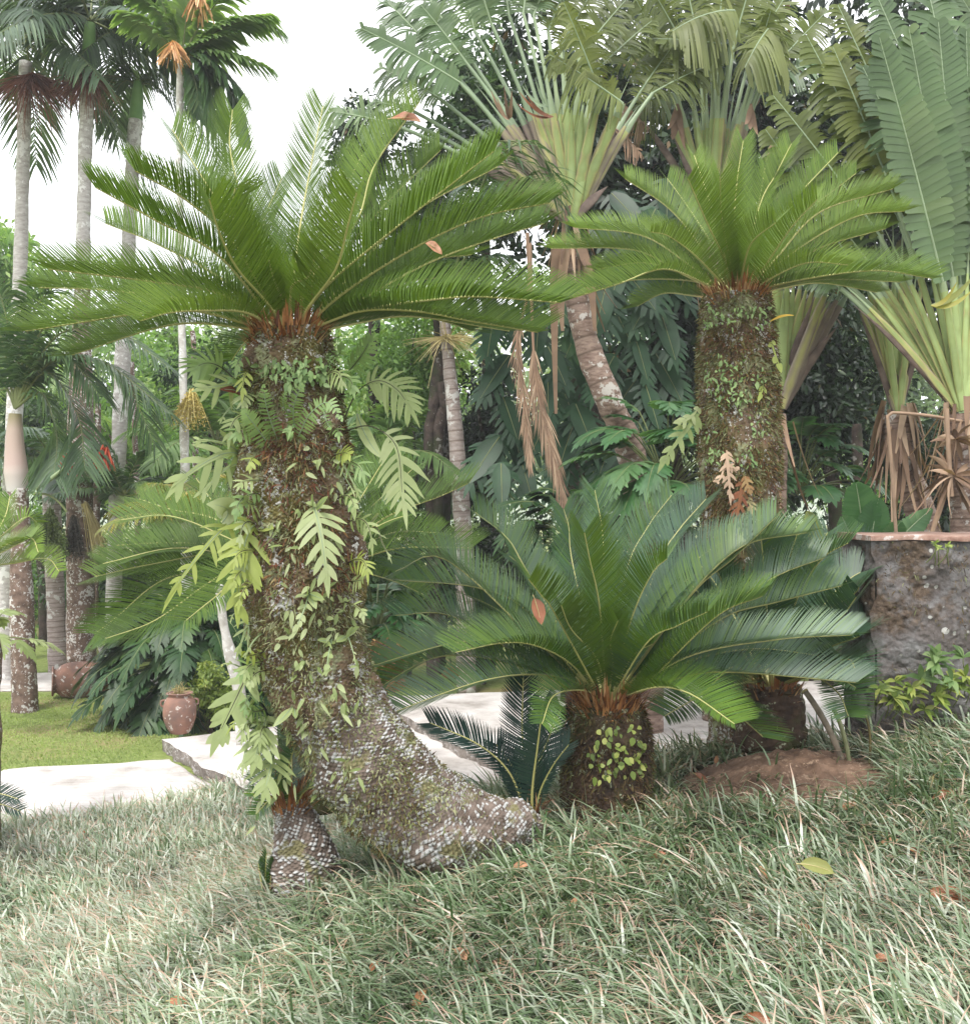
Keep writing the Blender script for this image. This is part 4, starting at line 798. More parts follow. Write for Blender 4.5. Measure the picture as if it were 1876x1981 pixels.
L5 = [((1822, 545), (1700, 72), .27, pd, -.5, .16, 'whole'), ((1842, 535), (1757, 55), .26, pd, -.2, .16, 'whole'), ((1857, 550), (1814, 42), .27, pd, .1, .16, 'whole'), ((1880, 560), (1868, 60), .26, pd, .2, .12, 'whole'), ((1905, 560), (1930, 90), .36, pd, .1),
      ((1795, 400), (1668, 130), .28, pd, .2), ((1735, 400), (1610, 90), .3, o, .3, .3), ((1740, 430), (1560, 70), .3, o, .5, .35), ((1700, 455), (1495, 185), .28, o, .2, .35), ((1640, 500), (1480, 250), .25, o, .4, .3), ((1622, 555), (1450, 430), .22, pd, .8), ((1690, 540), (1560, 330), .25, pd, .6, .3),
      ((1830, 320), (1690, -20), .3, pd, .5, .3), ((1860, 300), (1790, -40), .34, pd, .6, .3), ((1650, 590), None, 0, 'dry', .2), ((1640, 550), (1600, 300), .2, pd, .7, .5), ((1930, 400), (1990, 100), .3, pd), ((1760, 330), (1620, 10), .3, o, .6, .3), ((1790, 340), (1700, 200), .3, pd, .8, .3), ((1840, 360), (1790, 250), .3, pd, .8, .2)]
trav('green traveller palm fan on a shaggy trunk at the right edge with big paddle leaves', (1858, 795), 8.8, L5, [(1858, 800, 8.8), (1862, 880, 8.8), (1868, 1000, 8.8), (1872, 1200, 8.8)], [.09, .12, .13, .15], 4, 30, sw=.6, gmin=.6)
# extra torn paddle leaves high in the right corner belong to a palm outside the frame
L6 = [((2030, 300), (1850, -20), .36, pd, .2, .3), ((2010, 350), (1780, 110), .34, pd, .3, .3), ((2050, 380), (1830, 210), .34, pd, .4, .3), ((2000, 450), (1850, 380), .3, pd, .5), ((2060, 260), (1960, -100), .36, pd), ((1980, 500), (1780, 370), .34, pd, .8), ((2000, 420), (1700, 280), .34, pd, 1.0, .3), ((2020, 400), (1760, -40), .36, pd, 1.1, .3)]
trav('traveller palm beyond the right edge reaching in with broad dark paddle leaves', (2120, 820), 10.4, L6, [(2120, 830, 10.4), (2125, 1000, 10.4), (2125, 1180, 10.4)], [.1, .13, .15], 5, 10)
# old flower spathes in the fans
def spathe(label, c, d, ds, cols='deadleaf', n=3):
    root = thing('flower_spathe', P(*c, d), label, 'flower', 'boat shaped flower spathes in the palm fans')
    for (t, w) in ds:
        mb = MB(); cv = smooth_path([P(*c, d), (P(*c, d) + P(*t, d - .15)) / 2 - Z * .06, P(*t, d - .15)], 10)
        ribbon(mb, cv, w, np.array([0, -1, .5]), rng.uniform(.1, .6), 0, [.3, 1, .9, .6, .1]); mb.build('bract', M[cols], root)
spathe('orange brown boat shaped spathe across the left palm fan', (1070, 225), 10.7, [((1005, 178), .05), ((1020, 185), .06), ((1000, 200), .04)])
spathe('green pointed spathe lying over the orange one in the left fan', (1060, 205), 10.6, [((1010, 165), .05), ((1035, 150), .035)], 'petiole')
spathe('withered dark spathe cluster at the left shoulder of the fan', (985, 230), 10.6, [((950, 175), .05), ((975, 165), .04), ((990, 175), .05), ((962, 190), .05)], 'dry')
spathe('yellow green pointed spathes at the neck of the right edge fan', (1800, 590), 8.5, [((1885, 530), .06), ((1880, 560), .05), ((1850, 545), .04)], 'palm_y')
spathe('rusty shredded spathe hanging left of the middle fan', (1310, 200), 11.6, [((1300, 270), .1), ((1320, 260), .08), ((1290, 250), .06), ((1325, 290), .06)], 'dry')
spathe('rusty shredded spathe right of the middle fan', (1452, 200), 11.6, [((1450, 250), .08), ((1465, 260), .06), ((1440, 240), .06)], 'dry')
spathe('brown shredded spathe low beside the middle fan', (1500, 265), 11.6, [((1490, 310), .1), ((1520, 300), .08), ((1510, 320), .06), ((1475, 300), .06)], 'dry')
# dead hanging fronds
def dead(label, pts, d, Ll, n):
    root = thing('dead_frond', P(*pts[0], d), label, 'dead frond', 'dry fronds hanging by the dark tree')
    cv = smooth_path([P(*p, d) for p in pts], 30); pfrond(root, cv, n, Ll, .013, 'dry', 0, .25, 18, 8, .55, 'leaflets', 4, .02, np.array([0, -1., .1]), .38, None, 'dry', .25)
dead('tan shredded dead frond hanging highest and leftmost before the monstera tree', [(1020, 450), (1022, 560), (1000, 660), (1012, 760), (1025, 900)], 10.3, .26, 45)
dead('long tan dead frond hanging lower with its tip against the low cycad', [(1025, 470), (1030, 640), (1040, 760), (1070, 880), (1092, 985)], 10.2, .34, 80)
for lab, pts in [('pale dead leaf strip hanging beside the slanting ringed trunk', [(1095, 480), (1085, 560), (1088, 640)]), ('brown dead leaf sheath draped over the slanting ringed trunk', [(1120, 470), (1140, 540), (1150, 640)]), ('short hanging dry strip below the left fan', [(1080, 470), (1072, 560), (1075, 800)])]:
    mb = MB(); ribbon(mb, smooth_path([P(*p, 10.8) for p in pts], 12), .11, np.array([.2, -1, 0]), rng.uniform(.3, .8), 0, [1, .9, 1, .6, .3]); tag(mb.build('dry_sheath', M['dry']), lab, 'dead leaf')
def brk(label, pts, d, r=.015):
    mb = MB(); tube(mb, smooth_path([P(*p, d) for p in pts], 24), r, 6, .7); tag(mb.build('dry_stalk', M['dry']), label, 'dry stalk')
brk('broken dry stalk bent over and hanging straight down behind the stone wall top', [(1860, 815), (1790, 803), (1722, 798), (1716, 803), (1722, 880), (1733, 1040)], 8.7)
brk('short upright dry stalk stub beside the right edge palm trunk', [(1840, 960), (1834, 880), (1830, 790)], 8.6, .02)
def tuft(label, c, d, n, L, mat='dry'):
    mb = MB(); a = nrm(rng.normal(0, 1, (n, 3)) * np.array([1, .5, .8])); strips(mb, np.broadcast_to(P(*c, d), (n, 3)), a, rng.normal(0, 1, (n, 3)), L * rng.uniform(.5, 1.1, n), .05, 5, .35, rng.normal(0, .2, n), [.5, 1, .8, .1], .4, rng.random(n))
    tag(mb.build('withered_leaves', M[mat]), label, 'dead leaves')
tuft('withered curling grey leaves tufted on the right edge palm trunk', (1845, 920), 8.6, 26, .38); tuft('withered brown leaf shreds below the right edge fan', (1848, 850), 8.6, 14, .25)
# ---------- tall palms at left ----------
GP = 'tall palms at the left of the garden'
def tpalm(label, tp, trad, mat, shaft=None, sm=None, crown=None, name='palm_tree', srad=.15, group=GP, amp=0.0, n=90):
    pts = tp; base = P(*tp[-1]); root = thing(name, base, label, 'palm', group)
    ptrunk(root, pts, trad, mat, n=n, rng_amp=amp)
    if shaft:
        mb = MB(); p = smooth_path([P(*q) for q in shaft], 24); r = np.interp(np.linspace(0, 1, 24), np.linspace(0, 1, len(srad)), srad) if np.ndim(srad) else np.full(24, srad)
        tube(mb, p[::-1], r[::-1], 16, .5); mb.build('crownshaft', M[sm], root)
    if crown: crown(root)
    return root
def c_a(root):
    crown_fronds(root, P(52, 85, 16.5), 13, 2.0, .7, .04, 'palm_d', 40, (-30, 80), .6, 1, 0, .6)
    for q, dx in (((52, 150, 16.2), -.3), ((60, 145, 16.2), .5), ((60, 150, 16.2), 1.2)): spray(root, P(*q), 150, .75, .9, 'pinkfib', W=.012, down=.35, dirv=(dx, -.2, .0), curl=.25)
tpalm('leftmost tall palm with slim grey ringed trunk and a dark crown with rusty flower stalks', [(50, 120, 16.5), (44, 350, 16.5), (38, 560, 16.5), (25, 900, 16.5), (12, 1320, 16.5)], [.1, .1, .12, .14, .16], 'bark_grey', None, None, c_a)
def c_b(root):
    crown_fronds(root, P(176, 40, 16), 11, 1.9, .7, .04, 'palm_d', 42, (-20, 80), .6, 2, 0, .6)
    for dx in (-1.0, -.2, .3): spray(root, P(172, 138, 15.8), 120, .55, .8, 'pinkfib', W=.012, down=.5, dirv=(dx, -.2, 0), curl=.25)
tpalm('tall palm with bright green crownshaft just right of the leftmost palm', [(172, 128, 16), (165, 300, 16), (162, 450, 16), (157, 800, 16), (155, 1000, 16), (158, 1280, 16)], [.105, .1, .12, .2, .2, .22], ('bark_grey', 'bark_mott', .34),
      [(175, 45, 16), (173, 90, 16), (172, 130, 16)], 'shaft_g', c_b, srad=[.08, .1, .11])
def c_c(root):
    crown_fronds(root, P(275, 60, 17), 10, 1.7, .65, .04, 'palm_d', 38, (-25, 80), .55, 4, 0, .6)
    for tip, mid in (((200, 152), (235, 150)), ((225, 175), (245, 155)), ((300, 165), (285, 152)), ((330, 200), (300, 165)), ((240, 130), (255, 140)), ((320, 150), (290, 145))):
        cv = smooth_path([P(266, 165, 17), P(*mid, 17), P(*tip, 17)], 14); pfrond(root, cv, 22, .28, .03, 'palm', 8, .5, 65, 35)
tpalm('tall palm with pale green crownshaft and a few thin short fronds', [(263, 225, 17), (257, 320, 17), (250, 470, 17), (238, 700, 17), (225, 1000, 17), (218, 1290, 17)], [.115, .11, .13, .12, .12, .14], 'bark_grey',
      [(268, 158, 17), (266, 190, 17), (263, 232, 17)], 'shaft_g', c_c, srad=[.07, .1, .115])
def c_e(root):
    C = P(352, 118, 14.5)
    L = [((300, 60), (245, 28), .55, 'palm_l'), ((320, 40), (262, -10), .5, 'palm_l'), ((360, 40), (370, -60), .5, 'palm_l'), ((400, 30), (470, -40), .5, 'palm'), ((420, 60), (520, 30), .5, 'palm'), ((400, 110), (470, 180), .5, 'palm'), ((420, 100), (520, 130), .45, 'palm'), ((395, 130), (420, 240), .5, 'palm'), ((380, 90), (450, 60), .45, 'palm_l'), ((330, 50), (300, -40), .5, 'palm_l'), ((430, 150), (470, 260), .4, 'palm'), ((375, 150), (385, 215), .35, 'palm'), ((450, 40), (545, 60), .4, 'palm')]
    for m_, t, ll, mt in L: pfrond(root, smooth_path([C, P(*m_, 14.4), P(*t, 14.3)], 16), 24, ll, .09, 'palm_l' if t[1] < 150 else 'palm', 5, .55, 60, 25, .6, rw=.02, s0=.25)
    spray(root, P(335, 85, 14.2), 70, .3, 1.2, 'fruit_o', 'fruit_bunch', W=.03, down=.8); spray(root, P(385, -20, 14.2), 60, .35, .8, 'fruit_o', 'fruit_bunch', W=.03)
tpalm('thin trunked palm with bright ragged leaflets and orange fruits left of the leaning cycad crown', [(350, 110, 14.5), (348, 300, 14.5), (352, 600, 14.5), (357, 850, 14.5), (362, 1100, 14.5), (365, 1350, 14.5)], [.05, .045, .05, .06, .08, .09], 'bark_white', None, None, c_e)
def c_f(root):
    C = P(30, 790, 14)
    F_ = [([(110, 650), (220, 640)], (322, 705)), ([(100, 700), (200, 700)], (330, 800)), ([(60, 620), (100, 560)], (160, 520)), ([(20, 650)], (-10, 540)), ([(-30, 700)], (-120, 720)), ([(90, 720), (150, 800)], (165, 905)), ([(70, 700), (130, 690)], (190, 760)), ([(0, 640), (-40, 600)], (-110, 600)), ([(40, 660), (60, 600)], (70, 540)), ([(80, 760), (110, 840)], (105, 920)), ([(110, 690), (230, 720)], (300, 860)), ([(80, 640), (150, 600)], (250, 610))]
    for m_, t in F_: pfrond(root, smooth_path([C] + [P(*q, 13.9) for q in m_] + [P(*t, 13.7)], 22), 52, .62, .032, 'palm', 12, .5, 72, 40, .6, rw=.022)
    mb = MB(); tube(mb, smooth_path([P(68, 945, 13.8), P(100, 925, 13.7), P(135, 893, 13.6)], 10), [.01, .025, .03, .035, .03, .03, .025, .02, .01, .003], 8, .8); mb.build('flower_spear', M['petiole'], root)
    mb = MB(); tube(mb, smooth_path([P(68, 955, 13.8), P(100, 960, 13.8), P(130, 990, 13.8)], 10), .015, 6, .3); mb.build('fruit_stalk', M['rachis_d'], root)
tpalm('stout near palm with swollen pinkish crownshaft at the left edge', [(35, 945, 14), (40, 1030, 14), (42, 1150, 14), (46, 1280, 14), (50, 1382, 14)], [.125, .12, .16, .155, .17], 'bark_mott', [(30, 800, 14), (29, 850, 14), (31, 900, 14), (33, 930, 14), (34, 950, 14)], 'shaft_p', c_f, srad=[.08, .11, .13, .155, .13], amp=.004)
def c_g(root):
    C = P(100, 890, 17); crown_fronds(root, C, 9, 1.7, .5, .04, 'palm', 34, (0, 75), .6, 7, 0, .5, azr=(0, 360))
tpalm('shorter palm with blue grey crownshaft hung with fruit bunches right of the pink one', [(100, 950, 17.4), (103, 1050, 17.4), (110, 1200, 17.4), (115, 1302, 17.4)], [.15, .14, .15, .17], 'bark_ring', [(98, 880, 17.4), (98, 915, 17.4), (100, 955, 17.4)], 'shaft_b', c_g, srad=[.1, .17, .16])
def bunch(label, top, d, mat, n, L, sp, beads, W=.006, bs=.012, dirv=(0, 0, 0)):
    root = thing('fruit_bunch', P(*top, d), label, 'fruit bunch', 'fruit bunches hanging on the palms'); spray(root, P(*top, d), n, L, sp, mat, 'strands', W, 1, 4, beads, bs, dirv)
bunch('round bunch of green berries hanging on the blue shafted palm', (97, 985), 14.6, 'fruit_g', 160, .55, .62, 2600)
bunch('dark bunch of blackish berries hanging right of the green one', (143, 1000), 14.9, 'fruit_b', 160, .5, .35, 2000)
bunch('straw coloured empty fruit strands right of the dark bunch', (165, 975), 14.9, 'fruit_s', 130, .62, .25, 0, .01, dirv=(.35, 0, .2))
bunch('yellow berry bunch in front of the thin white trunk', (372, 755), 14.2, 'fruit_y', 120, .45, .8, 1500, .006, .011, (-.2, 0, 0))
for lab, c, dd in (('red hanging flower head between two palm trunks', (203, 868), 14), ('smaller red flower head behind the green spear', (130, 882), 14.8)):
    root = thing('red_flower', P(*c, dd), lab, 'flower', 'red flower heads among the palms'); spray(root, P(*c, dd), 110, .24, .75, 'flower_r', 'petals', W=.018, down=1, K=3)
# other trunks among the palms
for lab, pts, rad, mt in (('slim mottled trunk just right of the thick mottled one', [(190, 780, 17.5), (187, 1000, 17.5), (180, 1255, 17.5)], [.05, .06, .07], 'bark_mott'),
    ('pale slim double trunk base curving at its foot', [(172, 1000, 17), (176, 1120, 17), (180, 1200, 16.8), (200, 1265, 16.6)], [.05, .05, .055, .05], 'bark_white'),
    ('mottled trunk low at the left edge behind the near palm', [(10, 1080, 18.5), (10, 1180, 18.5), (12, 1260, 18.5)], [.16, .17, .19], 'bark_mott'),
    ('thin grey trunk far back between the palms', [(80, 1060, 20), (84, 1160, 20), (86, 1245, 20)], [.09, .09, .1], 'bark_dark'),
    ('narrow brown trunk behind the yellow fronded palm', [(255, 700, 19), (262, 850, 19), (268, 1050, 19), (270, 1250, 19)], [.05, .05, .06, .07], 'bark_mott'),
    ('thin dark trunk in the light behind the leaning trunk', [(372, 640, 21), (378, 800, 21), (380, 1230, 21)], [.05, .06, .08], 'bark_mott'),
    ('pale leaning bare stem left of the fern covered trunk', [(424, 1130, 10.5), (432, 1200, 10.5), (445, 1260, 10.5), (462, 1330, 10.5), (470, 1440, 10.4)], [.045, .05, .06, .06, .06], 'bark_white'),
    ('thick mossy trunk behind the monstera leaves', [(1135, 500, 13.4), (1130, 750, 13.4), (1125, 960, 13.3), (1128, 1395, 13.2)], [.2, .24, .27, .3], 'bark_dark'),
    ('thin grey trunk between the two right hand palms behind the wall', [(1655, 820, 13), (1660, 1000, 13), (1665, 1400, 13)], [.06, .07, .08], 'bark_dark')):
    root = thing('tree_trunk', P(*pts[-1]), lab, 'trunk'); ptrunk(root, pts, rad, mt)
# central slim palm
def c_h(root):
    spray(root, P(862, 655, 15.3), 70, .6, 2.2, 'fruit_s', 'dry_flower_stalks', W=.012, down=-.1, curl=.5); spray(root, P(865, 650, 15.3), 80, .45, 1.6, 'fruit_s', 'dry_flower_stalks', W=.01, down=.3, curl=.5)
    C = P(858, 590, 15.4)
    for m_, t in (([(960, 300), (1055, 345)], (1098, 450)), ([(970, 270), (1060, 320)], (1100, 410)), ([(830, 480)], (760, 420)), ([(900, 470)], (990, 400)), ([(870, 450)], (900, 340)), ([(940, 420), (1010, 350)], (1075, 420)), ([(940, 500)], (1010, 520)), ([(800, 560)], (740, 600)), ([(850, 440)], (820, 330)), ([(960, 380), (1040, 330)], (1090, 430)), ([(930, 560)], (960, 620)), ([(800, 500)], (730, 500)), ([(900, 400), (980, 290)], (1050, 270))):
        pfrond(root, smooth_path([C] + [P(*q, 10.2 if q[0] > 955 else 15.3) for q in m_] + [P(*t, 10.1 if t[0] > 1090 else 15.2)], 18), 52, .5, .03, 'palm', 10, .6, 72, 45, .4)
tpalm('slim pale palm with ringed trunk and dry branched flower stalks right of the leaning cycad', [(858, 600, 15.4), (866, 680, 15.4), (878, 800, 15.4), (888, 920, 15.4), (896, 1030, 15.4), (900, 1150, 15.4), (902, 1340, 15.4)], [.075, .095, .115, .13, .14, .14, .15], 'bark_ring', None, None, c_h, group=None)
def root_(label, ptss):
    root = thing('dark_stems', P(*ptss[0][-1], 15.6), label, 'stems')
    for p in ptss: ptrunk(root, [(*q, 15.6) for q in p], [.11, .09, .065, .055], 'bark_dark', 8, 40, 'stem', .03)
root_('dark twisted forked stems left of the slim ringed palm trunk', [[(848, 660), (850, 720), (838, 790), (832, 870), (834, 1334)], [(850, 740), (862, 790), (848, 850), (846, 1334)]])
# yellowing palm clump behind fern trunk and the edge clumps
def clump(label, c, d, n, L, Ll, W, mat, seed, el=(0, 80), drop=.55, nl=36, group=None, tint=.5):
    C = P(*c, d); C[2] = max(C[2], float(gz(C[0], C[1]))); root = thing('palm_clump', [C[0], C[1], C[2]], label, 'palm', group); crown_fronds(root, C, n, L, Ll, W, mat, nl, el, drop, seed, 5, .4, tint=tint)
clump('arching palm clump with orange yellow leaflets left of the fern trunk', (350, 1010), 14, 11, 1.25, .4, .03, 'palm_y', 3, (20, 80), group='palm clumps in the back garden')
clump('bright green palm clump behind the near palm at the left edge', (-20, 760), 21, 12, 3.2, .7, .05, 'palm_l', 4, (20, 85), group='palm clumps in the back garden')
clump('low yellow green palm clump at the left edge behind the edge cycad', (20, 1030), 15.5, 9, 1.1, .35, .03, 'palm_l', 5, (10, 85), group='palm clumps in the back garden')
clump('feathery green palm clump in the light behind the fern trunk', (420, 860), 17, 12, 2.0, .5, .04, 'palm_l', 6, (10, 85), group='palm clumps in the back garden', tint=.3)
clump('green palm fronds behind the red flower head', (240, 960), 16, 10, 1.3, .4, .035, 'palm', 7, (10, 85), group='palm clumps in the back garden')
clump('feathery palm clump right of the fern trunk in the light', (745, 900), 16, 12, 2.0, .5, .04, 'palm_l', 8, (10, 85), group='palm clumps in the back garden', tint=.2)
# ---------- trees and masses behind ----------
GD = 'dense dark trees behind the fans'
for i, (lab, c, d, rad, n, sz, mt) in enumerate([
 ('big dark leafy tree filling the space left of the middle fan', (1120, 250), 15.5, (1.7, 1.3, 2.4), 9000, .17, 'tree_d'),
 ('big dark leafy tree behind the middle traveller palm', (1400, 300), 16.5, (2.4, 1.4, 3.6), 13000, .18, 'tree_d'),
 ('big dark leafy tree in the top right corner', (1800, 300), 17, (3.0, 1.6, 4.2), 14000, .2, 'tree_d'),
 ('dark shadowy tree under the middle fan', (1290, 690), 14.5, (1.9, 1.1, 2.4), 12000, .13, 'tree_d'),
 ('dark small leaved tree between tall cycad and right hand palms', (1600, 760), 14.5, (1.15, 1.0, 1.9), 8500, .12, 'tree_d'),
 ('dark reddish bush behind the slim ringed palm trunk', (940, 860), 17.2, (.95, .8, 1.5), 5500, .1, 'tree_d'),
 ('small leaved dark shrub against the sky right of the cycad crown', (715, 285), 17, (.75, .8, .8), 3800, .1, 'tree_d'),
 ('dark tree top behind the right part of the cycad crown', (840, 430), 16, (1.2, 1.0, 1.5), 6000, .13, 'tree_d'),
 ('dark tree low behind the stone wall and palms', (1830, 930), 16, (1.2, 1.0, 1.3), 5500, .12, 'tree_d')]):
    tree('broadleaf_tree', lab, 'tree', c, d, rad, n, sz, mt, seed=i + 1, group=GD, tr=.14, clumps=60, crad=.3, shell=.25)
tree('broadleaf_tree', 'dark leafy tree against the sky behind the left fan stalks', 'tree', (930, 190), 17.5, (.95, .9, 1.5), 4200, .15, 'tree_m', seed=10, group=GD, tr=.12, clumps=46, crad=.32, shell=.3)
GM = 'garden trees in the middle distance'
for i, (lab, c, d, rad, n, sz, mt) in enumerate([
 ('light green tree in the glow behind the fern covered trunk', (420, 760), 27, (3.2, 2, 3.0), 9000, .17, 'tree_l'),
 ('light green tree right behind the fern covered trunk', (760, 760), 26, (2.6, 2, 2.7), 8000, .17, 'tree_l'),
 ('mid green tree low behind the slim ringed palm', (830, 900), 20, (1.5, 1.2, 1.5), 5000, .14, 'tree_m'),
 ('bright green tree at the far left edge above the near palm', (-20, 560), 28, (2.0, 1.8, 2.6), 5500, .2, 'tree_l'),
 ('mid green tree behind the mottled trunks', (130, 880), 26, (3.2, 2, 2.6), 8500, .18, 'tree_m'),
 ('pale green tree behind the yellow palm clump', (290, 880), 24, (2.0, 1.5, 2.2), 6500, .15, 'tree_l'),
 ('mid green bush low between the leaning stem and jar', (330, 1120), 19, (2.0, 1.2, 1.3), 5000, .12, 'tree_m'),
 ('light green bush far behind the wall', (1740, 950), 24, (2.6, 1.4, 1.6), 5500, .14, 'tree_l'),
 ('mid green bush behind the low cycad at left', (760, 1180), 17, (1.2, .8, .9), 4000, .1, 'tree_m'),
 ('low green bush along the back path behind the low cycad', (1100, 1120), 16.8, (2.2, .8, 1.1), 6500, .11, 'tree_m'),
 ('low dark bush behind the wall side cycad', (1500, 1100), 16.5, (1.5, .8, 1.1), 5000, .11, 'tree_m'),
 ('dense green bush low behind the left palm trunks', (110, 1140), 25, (3.0, 1.2, 1.6), 5500, .14, 'tree_m')]):
    tree('garden_tree', lab, 'tree', c, d, rad, n, sz, mt, 'bark_mott', seed=i + 31, group=GM, tr=.1, clumps=45, crad=.34, shell=.2)
r_ = np.random.default_rng(5)
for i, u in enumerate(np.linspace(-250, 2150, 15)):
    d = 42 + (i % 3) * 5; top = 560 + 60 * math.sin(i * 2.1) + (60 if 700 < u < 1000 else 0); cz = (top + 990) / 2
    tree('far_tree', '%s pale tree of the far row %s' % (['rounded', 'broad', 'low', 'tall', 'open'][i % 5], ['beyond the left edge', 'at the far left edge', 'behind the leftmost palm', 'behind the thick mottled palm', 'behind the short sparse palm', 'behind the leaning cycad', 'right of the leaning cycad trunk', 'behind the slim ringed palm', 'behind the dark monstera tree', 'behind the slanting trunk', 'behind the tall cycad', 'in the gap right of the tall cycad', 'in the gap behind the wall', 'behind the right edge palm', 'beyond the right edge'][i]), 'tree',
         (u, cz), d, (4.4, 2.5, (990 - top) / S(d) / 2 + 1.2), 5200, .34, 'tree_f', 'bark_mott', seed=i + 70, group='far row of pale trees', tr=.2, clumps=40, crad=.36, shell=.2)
mb = MB(); xs = np.linspace(-260, 260, 70); s = np.linspace(0, 1, 14); XX, SS = np.meshgrid(xs, s)
hh = 26 + 10 * vn(np.stack([xs / 60, xs * 0, xs * 0], -1)) + 6 * np.sin(xs / 37)
q = np.stack([XX, 210 + SS * 60, SS * hh[None] - .5], -1); q[..., 2] += fbm(q, .12, 3) * 1.6 * SS
k = np.arange(13)[:, None] * 70 + np.arange(69)[None]; mb.add(q, np.stack([k, k + 1, k + 71, k + 70], -1)); 
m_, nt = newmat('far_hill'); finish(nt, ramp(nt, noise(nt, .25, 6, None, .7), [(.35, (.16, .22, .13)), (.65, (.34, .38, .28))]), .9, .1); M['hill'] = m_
struct(mb.build('hills', M['hill'], origin=(0, 240, 0)))
GB = 'shrubs closing the view behind the cycads'
for i, (lab, c, d, rad, n, sz, mt) in enumerate([
 ('dense green shrub low between the palm trunks and the philodendron bush', (200, 1130), 19.5, (1.1, .8, 1.25), 4200, .11, 'tree_m'),
 ('bright shrub behind the leaning stem left of the fern trunk', (400, 1080), 17.5, (1.2, .8, 1.5), 5200, .1, 'tree_l'),
 ('dense shrub right of the fern trunk behind the fine cut philodendron', (760, 1120), 15.9, (1.15, .8, 1.25), 5200, .09, 'tree_m'),
 ('dark shrub around the foot of the slim ringed palm', (930, 1110), 16.2, (1.25, .8, 1.3), 5200, .09, 'tree_d'),
 ('dark shrub behind the upright fronds of the low cycad', (1150, 1120), 16.0, (1.3, .8, 1.2), 5000, .09, 'tree_m'),
 ('dark shrub between low cycad and tall cycad trunk', (1330, 1090), 16.2, (1.3, .8, 1.4), 5000, .09, 'tree_d'),
 ('dark shrub right of the tall cycad trunk foot', (1560, 1090), 16, (1.3, .8, 1.6), 5000, .09, 'tree_d'),
 ('feathery light shrub at the left edge behind the palm trunks', (-10, 1100), 21, (1.5, .8, 1.7), 4200, .12, 'tree_l'),
 ('airy green tree behind the crown stalks right of the fern trunk', (790, 700), 17, (1.3, .9, 1.3), 4200, .1, 'tree_l'),
 ('airy green tree left of the fern trunk under the crown', (400, 740), 18, (1.2, .9, 1.2), 4000, .1, 'tree_m')]):
    tree('shrub', lab, 'shrub', c, d, rad, n, sz, mt, 'bark_dark', seed=i + 120, group=GB, tr=.04, clumps=50, crad=.34, shell=.2)
# ---------- philodendrons, monstera, banana-like plants ----------
def philo(name, label, cpx, d, n, Lleaf, hw, mat, seed, spreadx=1.0, el=(5, 75), group=None, stem=.6, lobes=9, azr=(180, 360), cz=None, cat='plant', W=None, drop=.55):
    C = P(*cpx, d); C[2] = max(C[2], float(gz(C[0], C[1]))); root = thing(name, C, label, cat, group); r_ = np.random.default_rng(seed)
    for i in range(n):
        az = R(azr[0] + (azr[1] - azr[0]) * ((i * .618 + r_.random() * .1) % 1)); e = R(el[0] + (el[1] - el[0]) * ((i * .7548777) % 1)); l = stem * r_.uniform(.6, 1.15)
        dd = np.array([math.cos(az) * math.cos(e) * spreadx, math.sin(az) * math.cos(e), math.sin(e)])
        A = C + dd * .04; B = C + dd * l; s = np.linspace(0, 1, 12)[:, None]
        pet = smooth_path([A, C + dd * l * .5 + Z * l * .08, B], 10); ll = Lleaf * r_.uniform(.75, 1.15)
        out = nrm(dd * np.array([1, 1, .35])); cv = B + out * ll * s - Z * drop * ll * s ** 1.7 * r_.uniform(.6, 1.4)
        mb = MB(); up = nrm(Z * 1.0 + out * .3 + r_.normal(0, .15, 3)); lobed(mb, cv, up, hw * ll / Lleaf, lobes + 1, W or hw * .26, .17, 82, 40, 8, .3, np.clip(.45 + r_.normal(0, .2), 0, 1), (.75, 1, .95, .8, .5), mat=0)
        tube(mb, pet, .008, 5, .3, 1); tube(mb, cv, np.linspace(.007, .002, 12), 4, .7, 1)
        mb.build('leaf', [M[mat], M['rachis_d']], root)
philo('philodendron', 'large dark philodendron bush with deeply cut leaves behind the clay jars', (372, 1285), 13.6, 170, .5, .22, 'philo', 1, 1.1, (-38, 80), stem=.85, azr=(165, 375), lobes=8, drop=.75)
philo('philodendron', 'part of the dark philodendron bush reaching up behind the lying jar', (330, 1215), 15.4, 60, .52, .24, 'philo', 2, 1.0, (-10, 85), stem=.6, azr=(140, 400), lobes=8, drop=.8)
philo('philodendron', 'small fine cut philodendron right of the leaning trunk', (730, 1230), 8.3, 34, .28, .13, 'philo_l', 3, .9, (15, 85), stem=.4, lobes=8, W=.028, azr=(0, 360))
philo('philodendron', 'light green split leaf plant left of the tall cycad trunk', (1290, 950), 10.5, 40, .48, .24, 'philo_l', 4, 1.1, (0, 85), stem=.75, azr=(150, 390))
philo('philodendron', 'grey green split leaf plant right of the tall cycad trunk', (1545, 960), 10.8, 26, .42, .2, 'philo_l', 5, 1.0, (10, 85), stem=.6, azr=(150, 390))
philo('philodendron', 'dark split leaf plant low between the monstera tree and the low cycad', (1130, 1060), 11.5, 40, .45, .2, 'philo', 6, 1.3, (5, 80), stem=.6, azr=(150, 390))
philo('philodendron', 'pale lobed leaves at the left edge in front of the near palm trunk', (-20, 1240), 12.5, 12, .35, .15, 'fern', 7, 1.0, (0, 80), stem=.4, azr=(0, 360))
